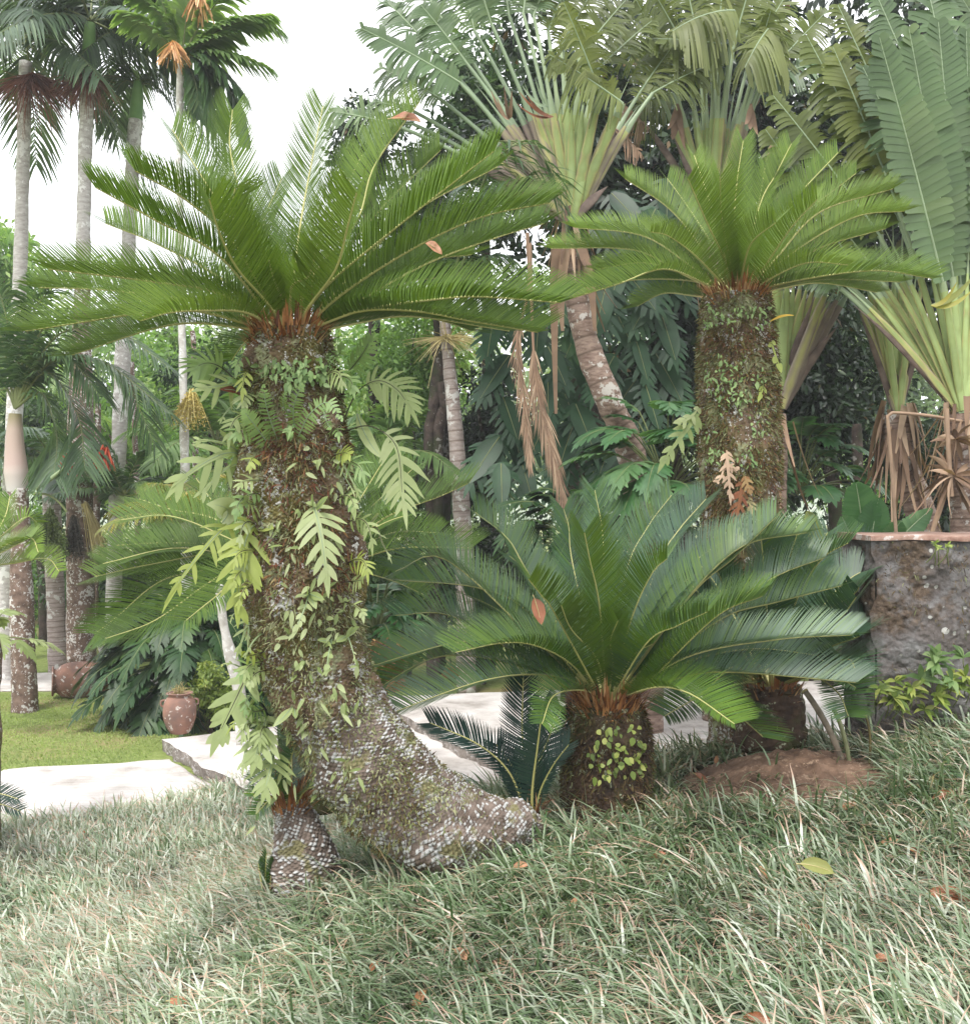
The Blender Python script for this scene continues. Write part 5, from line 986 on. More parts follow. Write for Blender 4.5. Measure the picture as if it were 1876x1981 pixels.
def monstera(label, spots, d, seed, size=.62, mat='monst'):
    r_ = np.random.default_rng(seed); root = thing('monstera', P(1135, 1000, 13), label, 'climbing plant')
    for (u, v) in spots:
        dd = d + r_.uniform(-.5, .3); A = P(u, v, dd); l = size * r_.uniform(.75, 1.15); ang = r_.uniform(-.7, .7)
        out = nrm(np.array([math.sin(ang), -.45, -math.cos(ang) * 1.0])); s = np.linspace(0, 1, 12)[:, None]; cv = A - out * l * .45 + out * l * s - Z * .1 * l * s ** 2
        up = nrm(np.array([r_.uniform(-.35, .35), -1.0, .75])); mb = MB()
        lobed(mb, cv, up, l * .42, 8, l * .1, .52, 95, 45, -6, .3, np.clip(.5 + r_.normal(0, .2), 0, 1), (.75, 1.05, 1, .85, .55), s0=.0, s1=.93, lprof=(1, 1, 1, .9, .45))
        tube(mb, cv, np.linspace(.008, .003, 12), 4, .6, 1); mb.build('leaf', [M[mat], M['rachis_d']], root)
sp = [(1075, 700), (1110, 650), (1040, 640), (990, 620), (1160, 600), (1210, 640), (1240, 690), (985, 800), (1000, 860), (1050, 830), (1020, 930), (1080, 920), (1130, 820), (1180, 860), (960, 720), (1010, 570), (1080, 590), (1250, 590), (1290, 640), (1170, 720), (1210, 760), (950, 640), (1060, 760), (1100, 780), (1290, 720), (1150, 930), (1200, 920), (970, 930), (1240, 560), (1190, 550), (1260, 780), (940, 880), (1130, 700), (1095, 860), (1230, 860)]
monstera('monstera with large slitted dark leaves climbing the thick mossy trunk', sp, 12.6, 3)
monstera('dark drooping monstera leaves in the shade right of the left fan', [(1210, 400), (1250, 440), (1290, 380), (1230, 480), (1290, 470), (1180, 450), (1300, 540), (1250, 530), (1330, 420), (1200, 520)], 13.2, 4, .7)
def bananas(label, base, d, lv, mat='philo_l', hw=.17):
    root = thing('broad_leaf_plant', P(*base, d), label, 'plant')
    for (e, t, h) in lv:
        mb = MB(); c = smooth_path([P(*e, d), (P(*e, d) + P(*t, d - .1)) / 2 + Z * .03, P(*t, d - .1)], 14)
        paddle(mb, c, np.array([rng.uniform(-.5, .5), -1, .3]), h, 22, .05, .0, rng.uniform(.3, .8), shape=(.3, .85, 1, .9, .65, .15), vee=12)
        tube(mb, smooth_path([P(*base, d), (P(*base, d) + P(*e, d)) / 2, P(*e, d)], 8), .012, 5, .5, 1); tube(mb, c, np.linspace(.01, .003, 14), 4, .8, 1)
        mb.build('leaf', [M[mat], M['petiole']], root)
bananas('plant with broad smooth pointed green leaves between tall cycad trunk and wall', (1640, 1180), 9.0, [((1672, 1050), (1655, 935), .17), ((1700, 1090), (1740, 1010), .13), ((1675, 1110), (1698, 965), .17), ((1660, 1090), (1628, 1000), .13), ((1690, 1100), (1800, 985), .12), ((1640, 1130), (1590, 1060), .13)], 'philo_l')
bananas('cream and green variegated broad leaves behind the low cycad fronds', (1600, 1190), 8.8, [((1590, 1110), (1540, 1050), .08), ((1600, 1090), (1625, 1040), .07), ((1620, 1140), (1660, 1100), .08), ((1585, 1060), (1560, 990), .08)], 'palm_y')
bananas('pale broad leaf tip standing behind the wall at right', (1850, 1080), 10.5, [((1850, 1060), (1840, 1000), .08), ((1870, 1050), (1895, 1000), .08)], 'philo_l')
tree('yellow_bush', 'small yellow green bush right of the standing clay jar', 'bush', (405, 1335), 12.4, (.33, .3, .3), 3200, .05, 'bush_y', 'bark_dark', seed=90, tr=.02, clumps=30, crad=.4)
tree('red_bush', 'low reddish brown bush in the shade behind the low cycad at left', 'bush', (735, 1290), 10.2, (.3, .3, .25), 1500, .06, 'moss_red', 'bark_dark', seed=91, tr=.02, clumps=24, crad=.4)
# ---------- ferns on the trunks ----------
GF = 'pale lobed ferns growing on the leaning trunk'
def sf(u, v):      # depth of the leaning trunk's front face at a point of it
    cp = smooth_path(C1p, 80); rr = rad_at(C1p, c1r, 80)
    z = P(u, v, 5.0)[2]; x = P(u, v, 5.0)[0]; dd = np.hypot(cp[:, 0] - x, cp[:, 2] - z); k = dd.argmin(); r = rr[k]; o = min(dd[k] / r, 1)
    return cp[k, 1] - r * math.sqrt(1 - o * o) - .015
def fern(label, leaves, mat='fern', cat='fern', group=GF, dz=0):
    b0 = leaves[0][0][0]; root = thing('fern', P(*b0, sf(*b0) + dz), label, cat, group)
    for lf in leaves:
        pts, hw, nl = lf[:3]; st = lf[3] if len(lf) > 3 else 0; mt = lf[4] if len(lf) > 4 else mat; lw = lf[5] if len(lf) > 5 else hw * .26
        d0 = sf(*pts[0]) + dz; n = len(pts); p3 = [P(*p, d0 - .13 * (i / (n - 1)) ** .7 - (.02 if i else 0)) for i, p in enumerate(pts)]
        cv = smooth_path(p3, 30); k = int(st * 29); mb = MB()
        up = np.array([rng.uniform(-.25, .25), -1.0, .35])
        if nl > 12: 
            Lf = lambda r: hw * np.interp(r, [0, .2, .7, 1], [.6, 1, .8, .15]); pinnate(mb, cv[k:], up, nl, Lf, lw, 85, 60, 0, 0, 1, 3, .1, 0, rng.uniform(.3, .7), .04, .08, [.9, 1, .8, .1])
        elif nl: lobed(mb, cv[k:], up, hw, nl, lw * .8, .1, 78, 42, -4, .22, rng.uniform(.3, .75), (.7, 1, .95, .75, .5), tj=.06)
        else: ribbon(mb, cv, hw * 2, up, rng.uniform(.3, .8), 0, [.15, .8, 1, .9, .6, .05])
        o_ = mb.build('leaf', M[mt], root); mb = MB(); tube(mb, cv[:max(k + 3, 26)], np.linspace(.0035, .0012, max(k + 3, 26)), 5, .5); mb.build('stalk', M['stem_dark'] if st else M['petiole'], o_)
fern('broad pale fern leaf spreading left at the upper trunk', [([(474, 890), (425, 880), (330, 945)], .17, 5), ([(474, 900), (440, 905), (395, 950)], .1, 3), ([(470, 885), (440, 860), (385, 850)], .07, 2)])
fern('yellow green fern with long narrow lobes hanging far left', [([(458, 1005), (405, 1050), (318, 1167)], .11, 6, 0, 'fern_y'), ([(430, 1010), (440, 985), (400, 975)], .06, 0)])
fern('big seven lobed yellow green fern leaf hanging at mid trunk left', [([(499, 1012), (472, 1060), (460, 1190)], .155, 7, 0, 'fern_y', .045), ([(499, 1018), (492, 990)], .025, 0, 0, 'fern_y'), ([(499, 1018), (530, 1022)], .025, 0, 0, 'fern_y')])
fern('pale fern leaf hanging down the right middle of the trunk', [([(606, 978), (620, 1030), (634, 1130)], .125, 7, 0, 'fern', .038), ([(606, 985), (605, 955)], .02, 0), ([(610, 985), (635, 960)], .02, 0)])
fern('fern on a black wiry stalk arching right with lobes fanned out', [([(662, 835), (716, 824), (766, 862), (778, 950), (783, 985)], .13, 10, .38, 'fern', .028), ([(691, 800), (712, 850), (741, 887)], .03, 0)])
fern('higher fern on a black looping stalk with lobes standing up', [([(664, 814), (693, 756), (733, 736), (770, 755), (800, 800)], .13, 11, .42, 'fern', .024)])
fern('light fern leaf behind the black stalked ones at the right of the trunk', [([(650, 740), (690, 700), (720, 650)], .1, 10, .3, 'fern_g', .02)], dz=.15)
fern('pale green sword fern fronds fanning out below the crown', [([(537, 848), (518, 795), (510, 745)], .05, 17, 0, 'fern_g', .011), ([(522, 862), (493, 822), (470, 792)], .06, 18, 0, 'fern_g', .012), ([(570, 822), (570, 780), (590, 738)], .045, 16, 0, 'fern_g', .011), ([(560, 800), (548, 780), (556, 755)], .03, 14, 0, 'fern_g', .009)])
fern('arched sword fern frond at the right of the fronds below the crown', [([(578, 843), (600, 800), (635, 778), (662, 812)], .055, 20, 0, 'fern_g', .013), ([(625, 790), (632, 815), (640, 830)], .03, 13, 0, 'fern_g')])
fern('broad lobed fern at the upper left of the trunk beside red brown leaves', [([(465, 735), (430, 745), (391, 750)], .12, 4), ([(470, 750), (482, 760), (489, 775)], .028, 0), ([(465, 740), (458, 720), (468, 705)], .03, 0), ([(462, 770), (440, 795), (430, 808)], .05, 2), ([(470, 765), (455, 755), (425, 753)], .025, 0, 0, 'moss_red')])
fern('fern with hanging lobes seen thin against the light at upper left', [([(455, 735), (412, 703), (375, 715)], .14, 9, .3, 'fern_g', .025)], dz=.1)
fern('small fern hanging right against the fronds behind', [([(707, 1033), (728, 1020), (740, 1050), (754, 1077)], .035, 3, .2), ([(716, 1010), (728, 1000), (733, 995)], .02, 0)])
fern('drooping fern leaves along the right edge of the upper trunk', [([(648, 878), (665, 900), (695, 957)], .05, 4), ([(655, 900), (672, 930), (682, 948)], .03, 2), ([(651, 885), (655, 897)], .02, 0)])
fern('four lobed star shaped fern leaf at the middle of the trunk', [([(597, 1148), (588, 1180), (570, 1220)], .035, 4, 0, 'fern', .028), ([(597, 1148), (571, 1156)], .02, 0), ([(598, 1148), (628, 1160)], .02, 0), ([(597, 1150), (596, 1135)], .02, 0), ([(599, 1150), (612, 1178)], .018, 0)])
fern('pale strap shaped fern leaf pair on the right lower trunk', [([(642, 1236), (636, 1265), (632, 1292)], .03, 3, 0, 'fern', .03), ([(640, 1240), (614, 1238)], .015, 0), ([(672, 1228), (680, 1250), (686, 1272)], .03, 2), ([(670, 1230), (650, 1242)], .018, 0), ([(676, 1225), (695, 1212)], .015, 0)])
fern('hanging cluster of pale drooping leaves at the left edge mid trunk', [([(484, 1178), (476, 1215), (462, 1256)], .07, 4), ([(485, 1185), (482, 1210), (480, 1240)], .04, 3), ([(470, 1175), (455, 1185), (448, 1195)], .03, 2)])
fern('blunt pale leaf pointing down left below the hanging cluster', [([(512, 1226), (495, 1235), (477, 1263)], .04, 2)])
fern('large pale lobed fern reaching far down left over the path', [([(500, 1300), (478, 1310), (455, 1355), (418, 1432)], .12, 7, .12, 'fern', .05), ([(480, 1305), (465, 1290), (440, 1282)], .04, 2)])
fern('yellowing fern leaf under the large pale one', [([(485, 1366), (465, 1385), (444, 1410)], .045, 2, 0, 'fern_y')])
fern('lowest big fern with long lobes above the stubby trunk', [([(530, 1450), (522, 1490), (512, 1530)], .12, 6, 0, 'fern', .032)])
fern('fern with drooping lobes at the lower left of the trunk', [([(516, 1384), (505, 1425), (491, 1475)], .12, 5, 0, 'fern', .045), ([(516, 1384), (490, 1390), (468, 1405)], .04, 2), ([(505, 1395), (480, 1440), (470, 1480)], .07, 4)])
fern('single pale spear leaf on the lower trunk', [([(566, 1367), (550, 1385), (528, 1406)], .022, 0), ([(570, 1370), (572, 1390)], .015, 0)])
for zone, v0 in (('under the crown', 730), ('upper', 850), ('middle', 980), ('lower middle', 1120), ('lower', 1260), ('lowest', 1400)):
    for side, sx, ue in (('left', -1, 482), ('right', 1, 655)):
        if side == 'right' and v0 > 1200: continue
        lv = []; ue2 = ue + (v0 - 700) * (.035 if sx < 0 else .07)
        for k in range(4 if sx < 0 else 3):
            bu, bv = ue2 + sx * rng.uniform(-28, 2), v0 + rng.uniform(-55, 60); du, dv = sx * rng.uniform(15, 60), rng.uniform(-10, 45)
            lv.append(([(bu, bv), (bu + du * .7, bv + rng.uniform(-12, 12)), (bu + du, bv + dv)], rng.uniform(.04, .085), int(rng.integers(4, 7)), .1, ['fern', 'fern', 'fern_g', 'fern_y'][int(rng.integers(0, 4))], rng.uniform(.016, .026)))
        fern('tangle of small pale fern leaves at %s side of the leaning trunk, %s' % (side, zone), lv)
def buttons(label, spots_n, ur, vr, mat, size, dfun, name='creeper', seed=1, grp=None, asp=.55, cat='creeper'):
    r_ = np.random.default_rng(seed); root = thing(name, P(sum(ur) / 2, vr[1], dfun(sum(ur) / 2, vr[1])), label, cat, grp); mb = MB(); u = r_.uniform(*ur, spots_n); v = r_.uniform(*vr, spots_n)
    c = np.array([P(a, b, dfun(a, b) - r_.uniform(.0, .04)) for a, b in zip(u, v)]); k = fbm(c, 5, 2, seed) > -.15; c = c[k]; m = len(c)
    d = np.stack([r_.normal(0, .5, m), -np.full(m, .35), r_.normal(-.6, .6, m)], -1)
    strips(mb, c, d, np.array([0, -1., .4]) + r_.normal(0, .3, (m, 3)), size * r_.uniform(.5, 1.3, m), size * asp * r_.uniform(.6, 1.2, m), 4, .2, .1, [.3, .9, 1, .7, .15], .2, r_.random(m)); o_ = mb.build('leaves', M[mat], root); o_['kind'] = 'stuff'
buttons('small pale creeping fern leaves dotted over the leaning trunk', 230, (480, 700), (850, 1640), 'fern', .055, sf, asp=.38)
buttons('fine green leaflets scattered on the dark upper trunk below the crown', 520, (485, 640), (690, 840), 'fern_g', .035, sf, seed=2)
s2 = lambda u, v: 5.5 - .225 * math.sqrt(max(1 - ((u - 1173) / 83) ** 2, 0)) - .02
buttons('round bright green button leaves creeping on the short dark trunk', 75, (1135, 1245), (1400, 1510), 'bush_y', .032, s2, seed=4, asp=.9)
s3 = lambda u, v: 7.0 - .245 * math.sqrt(max(1 - ((u - 1430) / 72) ** 2, 0)) - .03
buttons('tiny moss green leaflets on the tall cycad trunk', 500, (1362, 1495), (590, 900), 'fern_g', .03, s3, seed=5)
def sfern(label, d, leaves, mat, name='fern', group=None):
    root = thing(name, P(*leaves[0][0][0], d), label, 'fern', group)
    for pts, hw, nl, lw in leaves:
        cv = smooth_path([P(*p, d - .12 * i / len(pts)) for i, p in enumerate(pts)], 20); mb = MB(); lobed(mb, cv, np.array([rng.uniform(-.4, .4), -1, .3]), hw, nl, lw, .15, 75, 42, -4, .25, rng.random()); mb.build('leaf', M[mat], root)
sfern('withered tan fern fronds hanging low on the tall cycad trunk', 6.7, [([(1405, 870), (1408, 910), (1412, 960)], .07, 6, .02), ([(1400, 900), (1425, 905)], .04, 3, .02), ([(1405, 880), (1395, 920), (1385, 930)], .04, 3, .02)], 'dry')
sfern('withered reddish fern hanging at the foot of the tall cycad trunk', 6.7, [([(1435, 930), (1430, 970), (1420, 1015)], .08, 6, .025), ([(1440, 920), (1450, 950)], .05, 4, .02), ([(1445, 960), (1455, 990)], .05, 4, .02)], 'moss_red')
sfern('light green fern leaf leaning left of the tall cycad trunk', 6.9, [([(1352, 800), (1320, 840), (1280, 895)], .1, 6, .035), ([(1350, 790), (1330, 810), (1310, 815)], .06, 4, .03)], 'fern')
sfern('yellow green hanging leaves at the right edge of the tall cycad trunk', 6.8, [([(1492, 660), (1497, 680), (1508, 710)], .05, 2, .04), ([(1470, 700), (1475, 740), (1470, 765)], .05, 4, .025)], 'fern_y')
mb = MB(); ribbon(mb, smooth_path([P(1488, 622, 6.7), P(1512, 612, 6.65), P(1535, 610, 6.6)], 10), .05, np.array([0, -.6, .8]), .9, 0, [.2, 1, .8, .1]); tag(mb.build('fallen_leaf', M['palm_y']), 'pale cream leaf caught on the tall cycad trunk top', 'leaf')
# ---------- clay jars ----------
def lathe(mb, prof, nu=48, mat=0):
    p = np.array(prof, float); a = np.linspace(0, 2 * np.pi, nu, endpoint=False)
    V = np.stack([p[:, None, 0] * np.cos(a), p[:, None, 0] * np.sin(a), np.broadcast_to(p[:, None, 1], (len(p), nu))], -1)
    V += fbm(V, 5, 2)[..., None] * .004; n = len(p)
    i = np.arange(n - 1)[:, None] * nu; j = np.arange(nu)[None]; mb.add(V, np.stack([i + j, i + (j + 1) % nu, i + nu + (j + 1) % nu, i + nu + j], -1), .5, 0, mat)
def jar(label, loc, rot, h, r, handles=True):
    root = thing('clay_jar', loc, label, 'jar', 'weathered clay jars on the lawn side'); O_ = ORG[root.name].copy(); ORG[root.name] = np.zeros(3)
    t = smooth_path([(r * .55, 0, 0), (r * .72, .1 * h, 0), (r * .95, .35 * h, 0), (r, .6 * h, 0), (r * .88, .82 * h, 0), (r * .66, .93 * h, 0), (r * .62, .96 * h, 0), (r * .74, h, 0)], 40)[:, :2]
    inner = [(r * .66, h), (r * .55, .96 * h), (r * .8, .8 * h), (r * .9, .55 * h), (r * .6, .15 * h), (.001, .08 * h)]
    mb = MB(); lathe(mb, [(.001, .001)] + [tuple(q) for q in t] + inner); mb.build('body', M['clay'], root)
    mb = MB(); lathe(mb, [(r * .7, h * .985), (r * .8, h * .99), (r * .8, h * 1.015), (r * .68, h * 1.02), (r * .66, h * .99)]); mb.build('rim', M['clay'], root)
    if handles:
        for sx in (-1, 1):
            mb = MB(); c = [(sx * r * .86, 0, .84 * h), (sx * r * 1.08, 0, .82 * h), (sx * r * 1.1, 0, .72 * h), (sx * r * .95, 0, .68 * h)]; tube(mb, smooth_path(c, 12), .012, 8); mb.build('handle', M['clay'], root)
    root.rotation_euler = rot; return root
jl = P(348, 1420, 11.85); jl[2] = .165
jar('clay jar standing upright on the corner of the pale path', jl, (0, 0, .3), .46, .185)
mb = MB(); n = 90; a = rng.uniform(0, 6.28, n); e = np.radians(rng.uniform(10, 80, n)); strips(mb, jl + Z * .45 + rng.normal(0, .03, (n, 3)), np.stack([np.cos(a) * np.cos(e), np.sin(a) * np.cos(e), np.sin(e)], -1), rng.normal(0, 1, (n, 3)), rng.uniform(.1, .24, n), .007, 4, .5, rng.normal(0, .3, n), None, 0, rng.random(n))
tag(mb.build('dry_plant', M['fruit_s']), 'dry straggly plant growing out of the standing clay jar', 'plant')
jar('large clay jar lying on its side at the edge of the philodendron bush', np.array([-5.5, 15.25, .25]), (R(90), 0, R(-68)), .8, .27, False)
# ---------- stone wall with clay cap ----------
def wall():
    bl = P(1692, 1430, 6.5); x0 = bl[0]; y0 = 6.5; x1 = x0 + 1.6; z0 = 1.0; z1 = P(0, 1046, 6.5)[2]; th = .55
    root = thing('stone_wall', ((x0 + x1) / 2, y0 + th / 2, z0), 'mossy grey stone wall block with clay cap at the right edge', 'wall'); mb = MB()
    def face(o_, a, b, na, nb, nv_):
        s, t = np.meshgrid(np.linspace(0, 1, na), np.linspace(0, 1, nb)); q = np.array(o_)[None, None] + s[..., None] * np.array(a) + t[..., None] * np.array(b)
        h = fbm(q, 5, 5, 4) * .022 + np.abs(fbm(q, 16, 3, 8)) * .014 + np.clip(fbm(q, 2.1, 2, 12), 0, 1) * .05
        ed = np.minimum(np.minimum(s, 1 - s) * np.linalg.norm(a), 9); h = h * np.clip(ed / .03, 0, 1)
        q = q + np.array(nv_) * h[..., None]; q[..., 0] += np.where(s < .001, fbm(q * np.array([0, 1, 1]), 4, 4, 3) * .035 * (1 if nv_[1] else 1), 0)
        k = np.arange(nb - 1)[:, None] * na + np.arange(na - 1)[None]; mb.add(q, np.stack([k, k + 1, k + na + 1, k + na], -1))
    face((x0, y0, z0), (x1 - x0, 0, 0), (0, 0, z1 - z0), 260, 240, (0, -1, 0))
    face((x0 - 0, y0 + th, z0), (0, -th, 0), (0, 0, z1 - z0), 90, 240, (-1, 0, 0)); face((x1, y0 + th, z0), (x0 - x1, 0, 0), (0, 0, z1 - z0), 20, 20, (0, 1, 0)); face((x1, y0, z0), (0, th, 0), (0, 0, z1 - z0), 10, 20, (1, 0, 0)); face((x0, y0, z1), (x1 - x0, 0, 0), (0, th, 0), 40, 10, (0, 0, 0))
    mb.build('wall_block', M['wall'], root)
    mb = MB(); n = 60; s = np.linspace(0, 1, n)
    prof = [(-.035, 0), (-.038, .026), (-.03, .032), (th + .03, .045), (th + .04, .0)]
    rows = []
    for (yy, zz) in prof:
        q = np.stack([x0 - .04 + s * (x1 - x0 + .04), np.full(n, y0 + yy), np.full(n, z1 + zz + .002)], -1); q[:, 2] += fbm(q, 3, 3, 5) * .008; q[:, 1] += fbm(q, 8, 3, 6) * .012; rows.append(q)
    A = np.vstack(rows); k = np.arange(4)[:, None] * n + np.arange(n - 1)[None]; mb.add(A, np.stack([k, k + 1, k + n + 1, k + n], -1))
    e = [i * n for i in range(5)]; mb.add(A[e + [e[0]]], [(0, 1, 2, 3), (0, 3, 4, 5)]); mb.build('cap_slab', M['cap'], root)
    n = 2200; s = rng.random(n); t = rng.random(n) ** .7; b = np.stack([x0 + s * (x1 - x0), np.full(n, y0 - .035), z0 + .15 + t * (z1 - z0 - .15)], -1); kk = fbm(b, 3.5, 3, 15) > -.05; b = b[kk]; n = len(b)
    mb = MB(); strips(mb, b, rng.normal(0, .6, (n, 3)) + np.array([0, -.6, -.4]), rng.normal(0, 1, (n, 3)), rng.uniform(.012, .04, n), rng.uniform(.003, .008, n), 2, .4, 0, None, 0, np.clip(rng.normal(.35, .25, n), 0, 1)); o_ = mb.build('moss', M['moss'], root); o_['kind'] = 'stuff'
    return x0, y0
wx, wy = wall()
def weeds(label, n, ur, vr, d, size, mat, seed, cat='plant'):
    r_ = np.random.default_rng(seed); root = thing('rosette_plant', P(sum(ur) / 2, vr[1], d), label, cat); mb = MB(); st = MB()
    for i in range(n):
        c = P(r_.uniform(*ur), r_.uniform(*vr), d - r_.uniform(0, .1)); k = r_.integers(5, 9); a = r_.uniform(0, 6.28, k); e = np.radians(r_.uniform(5, 50, k))
        fwd = np.array([0, -.5, .25]); strips(mb, np.broadcast_to(c, (k, 3)), np.stack([np.cos(a) * np.cos(e), np.sin(a) * np.cos(e) * .5, np.sin(a) * .6 + .2], -1) + fwd, np.array([0, -.7, .8]) + r_.normal(0, .2, (k, 3)), size * r_.uniform(.6, 1.3, k), size * .3, 4, .35, 0, [.3, .9, 1, .6, .08], .25, r_.random(k))
        tube(st, smooth_path([c + np.array([r_.normal(0, .02), .05, -.12]), c + np.array([0, .0, -.05]), c], 6), .004, 4, .4)
    mb.build('leaves', M[mat], root); st.build('stems', M['rachis_d'], root)['kind'] = 'stuff'
weeds('leafy light green weeds growing along the foot of the stone wall', 26, (1690, 1880), (1305, 1375), 6.4, .1, 'bush_y', 1)
weeds('taller rosette of pointed light leaves at the right of the wall face', 7, (1780, 1880), (1265, 1320), 6.38, .13, 'palm_l', 2)
weeds('small tuft of pale weeds under the clay cap', 5, (1805, 1840), (1048, 1062), 6.42, .04, 'bush_y', 3)
def stick(label, a, b, d, r, mat='mud'):
    root = thing('cut_stick', P(*b, d), label, 'stick', 'cut sticks stuck in the bare soil'); mb = MB(); p = smooth_path([P(*b, d) - Z * .05, (P(*a, d) + P(*b, d)) / 2 + np.array([.015, 0, 0]), P(*a, d + .1)], 30)
    tube(mb, p, np.full(30, r) * (1 + .12 * vn(np.arange(30)[:, None] * np.ones(3) * .7)), 10, rng.random(), 0, cap=True); mb.build('shaft', M[mat], root)
    t = nrm(p[-1] - p[-2]); mb = MB(); tube(mb, [p[-1] - t * .008, p[-1] + t * .004], r * 1.12, 10, .9, 0, cap=True); mb.build('cut_end', M['fruit_s'], root)
stick('long pale cut stick leaning left, the tallest in the bare soil', (1556, 1336), (1640, 1488), 5.9, .017); stick('darker thinner cut stick right of the tall pale one', (1612, 1372), (1646, 1492), 5.85, .012, 'moss'); stick('short thin stick nearest the wall foot', (1674, 1385), (1680, 1470), 5.9, .007, 'moss')
# ---------- fallen leaves ----------
def fleaf(label, c, d, L, ang, mat='deadleaf', tint=.6, tilt=.3, w=.4, group='fallen brown leaves', curl=.25):
    C = P(*c, d); dr = np.array([math.cos(R(ang)), -.25, math.sin(R(ang))]) ; s = np.linspace(0, 1, 14)[:, None]
    cv = C + (s - .5) * nrm(dr) * L + np.array([0, 0, 1]) * (curl * L * (.25 - (s - .5) ** 2)); up = np.array([-math.sin(R(ang)) * .2, -1.0, .5 + tilt]); mb = MB()
    m = 14; T = nrm(np.gradient(cv, axis=0)); Nn = nrm(up - T * (up * T).sum(-1, keepdims=True)); Sd = np.cross(T, Nn); h = (L * w * .5 * np.interp(np.linspace(0, 1, m), [0, .15, .4, .7, .92, 1], [.06, .6, 1, .9, .35, .02]))[:, None]
    cols = [cv + Sd * h * x + Nn * h * abs(x) * .35 + Nn * fbm(cv * 30 + x * 3, 1, 1)[:, None] * .006 for x in (-1, -.5, 0, .5, 1)]
    V = np.stack(cols, 1).reshape(-1, 3); i = np.arange(m - 1)[:, None] * 5 + np.arange(4)[None]; mb.add(V, np.stack([i, i + 1, i + 6, i + 5], -1), tint + .0, 0)
    root = tag(mb.build('fallen_leaf', M[mat]), label, 'leaf', group)
    mb = MB(); ORG[root.name] = ORG[root.name]; tube(mb, np.vstack([cv[0] - T[0] * L * .12, cv]) + 0 * up, np.r_[.0028, np.linspace(.0026, .001, m)], 5, .9); mb.build('midrib', M['fruit_s'], root)
fleaf('large brown leaf caught at the top of the leaning cycad crown', (785, 232), 5.4, .165, -12, tint=.45, w=.45); fleaf('brown leaf stuck between fronds right of the crown centre', (838, 480), 5.1, .115, -38, tint=.75, w=.45)
fleaf('rust red leaf hanging under a low cycad frond', (1040, 1182), 4.8, .13, -75, tint=.3, w=.5); fleaf('curled tan leaf behind a frond of the low cycad', (875, 1305), 5.45, .12, 5, tint=.95, w=.6); fleaf('pale salmon leaf on the frond tips beside the leaning trunk', (765, 1332), 5.4, .11, 5, tint=.98, w=.6)
for lab, c, L, an, ti in [('orange leaf in the grass below the trunk foot', (1005, 1676), .07, 15, .8), ('small tan leaf half buried far left in the grass', (292, 1692), .05, 60, .9), ('tan leaf left of centre in the near grass', (376, 1660), .045, 40, .8), ('rusty leaf in the left middle grass', (248, 1727), .05, 10, .6), ('reddish leaf on the grass near the path rim', (160, 1610), .05, 0, .5),
    ('pale folded leaf with curled tip near the bottom centre', (900, 1850), .085, -25, .95), ('small brown leaf right of the pale folded one', (965, 1862), .05, 10, .6), ('upright brown leaf near the bottom centre', (812, 1935), .085, 60, .75), ('orange brown leaf low at the bottom left', (345, 1938), .07, 0, .55), ('small brown leaf at the bottom left centre', (723, 1870), .05, 55, .6),
    ('tan leaf standing in the grass right of the centre', (1110, 1750), .06, 75, .85), ('dark rusty leaf beside the soil mound', (1355, 1505), .07, -35, .25), ('orange leaf left of the soil mound', (1305, 1545), .06, 5, .4), ('brown leaf pair under grass at middle right', (1640, 1560), .07, 30, .9), ('tan crumpled leaf at the right of the soil mound', (1720, 1630), .07, 20, .95),
    ('big brown leaf in the grass near the right edge', (1835, 1735), .13, -5, .35), ('rust coloured leaf at the right edge below the wall', (1820, 1540), .08, 30, .3), ('brown leaf under the blades at the lower right', (1705, 1855), .06, 20, .6), ('brown leaf at the bottom edge right of centre', (1465, 1975), .08, 0, .5), ('faded pink leaf in the grass left of the yellow leaf', (1475, 1690), .06, -60, .95), ('dark curled leaf by the step of the grass rim', (1385, 1470), .05, 80, .9), ('orange leaf deep in the grass at the far right', (1775, 1650), .07, -20, .4), ('small orange leaf between blades at middle left', (1275, 1655), .06, 15, .5), ('rusty leaf low at the right of centre', (1560, 1800), .06, -30, .45)]:
    lo, hi = 2.6, 9.5
    for _ in range(40):
        md = (lo + hi) / 2; q = P(*c, md)
        if q[2] > float(gz(q[0], q[1], True)) + .005: lo = md
        else: hi = md
    fleaf(lab, c, lo, L * 1.25, an, tint=ti, group='fallen leaves in the mondo grass')
fleaf('large yellow green fallen leaf in the grass at right', (1580, 1680), 4.05, .13, -12, 'palm_y', .4, .5, .5, None); fleaf('pale cream fallen leaf low at the left of the bottom', (275, 1895), 4.7, .13, -12, 'fern', .95, .5, .35, None)
# ---------- bright humid air ----------
def haze():
    mb = MB(); box(mb, -70, 70, -6, 205, -1.5, 38)
    m, nt = newmat('haze_air'); o_ = N(nt, 'ShaderNodeOutputMaterial'); v = N(nt, 'ShaderNodeVolumePrincipled')
    v.inputs['Color'].default_value = (.97, .98, 1, 1); v.inputs['Density'].default_value = .0016; nt.links.new(v.outputs[0], o_.inputs['Volume'])
    tag(mb.build('haze', m, smooth=False), 'bright humid air paling the far trees', 'haze', kind='stuff')
haze()
EXPO = 1.32
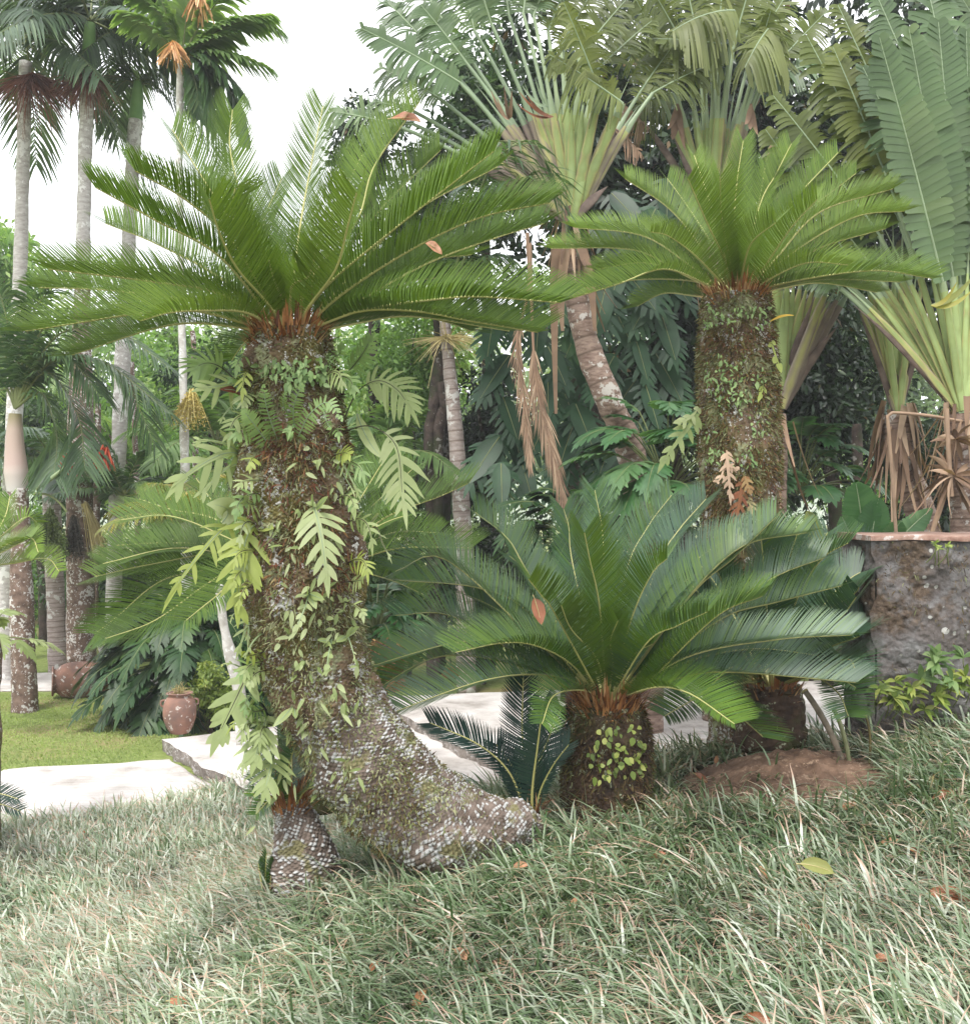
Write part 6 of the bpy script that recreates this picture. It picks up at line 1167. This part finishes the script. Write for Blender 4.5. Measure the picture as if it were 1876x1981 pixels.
# ---------- camera, sky, sun ----------
cam = bpy.data.cameras.new('camera'); co = bpy.data.objects.new('camera', cam); COL.objects.link(co)
co.location = (0, 0, EYE); co.rotation_euler = (R(90), 0, 0)
cam.sensor_fit = 'VERTICAL'; cam.sensor_height = 24; cam.sensor_width = 24; cam.lens = 24 * F / 1981; cam.clip_start = .05; cam.clip_end = 2000
sc.camera = co
w = bpy.data.worlds.new('World'); sc.world = w; w.use_nodes = True; nt = w.node_tree
for n in list(nt.nodes): nt.nodes.remove(n)
sky = N(nt, 'ShaderNodeTexSky'); sky.sky_type = 'NISHITA'; sky.sun_disc = False; sky.sun_elevation = R(58); sky.sun_rotation = R(200)
sky.air_density = 1; sky.dust_density = 2
b1 = N(nt, 'ShaderNodeBackground', i_Strength=.1); nt.links.new(sky.outputs[0], b1.inputs[0])
tc = N(nt, 'ShaderNodeTexCoord').outputs['Generated']
cl = ramp(nt, noise(nt, 1.6, 5, tc, .55), [(.3, (.86, .9, .97)), (.65, (1, 1, 1))])
b2 = N(nt, "ShaderNodeBackground", i_Strength=1.0); nt.links.new(cl, b2.inputs[0])
mx = N(nt, 'ShaderNodeMixShader'); mx.inputs[0].default_value = .88
nt.links.new(b1.outputs[0], mx.inputs[1]); nt.links.new(b2.outputs[0], mx.inputs[2])
o = N(nt, 'ShaderNodeOutputWorld'); nt.links.new(mx.outputs[0], o.inputs[0])
sl = bpy.data.lights.new('sun', 'SUN'); sl.energy = 1.4; sl.angle = R(14); sl.color = (1, .97, .92)
so = bpy.data.objects.new('sun', sl); COL.objects.link(so)
# sun from front left above: light travels along -Z of the lamp
az, el = R(200), R(58)
dv = Vector((math.sin(az) * math.cos(el), math.cos(az) * math.cos(el), math.sin(el)))
so.rotation_euler = dv.to_track_quat('Z', 'Y').to_euler(); so.location = (0, 0, 30)
sc.view_settings.view_transform = 'Standard'; sc.view_settings.look = 'None'; sc.view_settings.exposure = EXPO; sc.view_settings.gamma = 1
cy = sc.cycles; cy.max_bounces = 4; cy.diffuse_bounces = 3; cy.glossy_bounces = 2; cy.transmission_bounces = 3; cy.transparent_max_bounces = 2; cy.caustics_reflective = False; cy.caustics_refractive = False
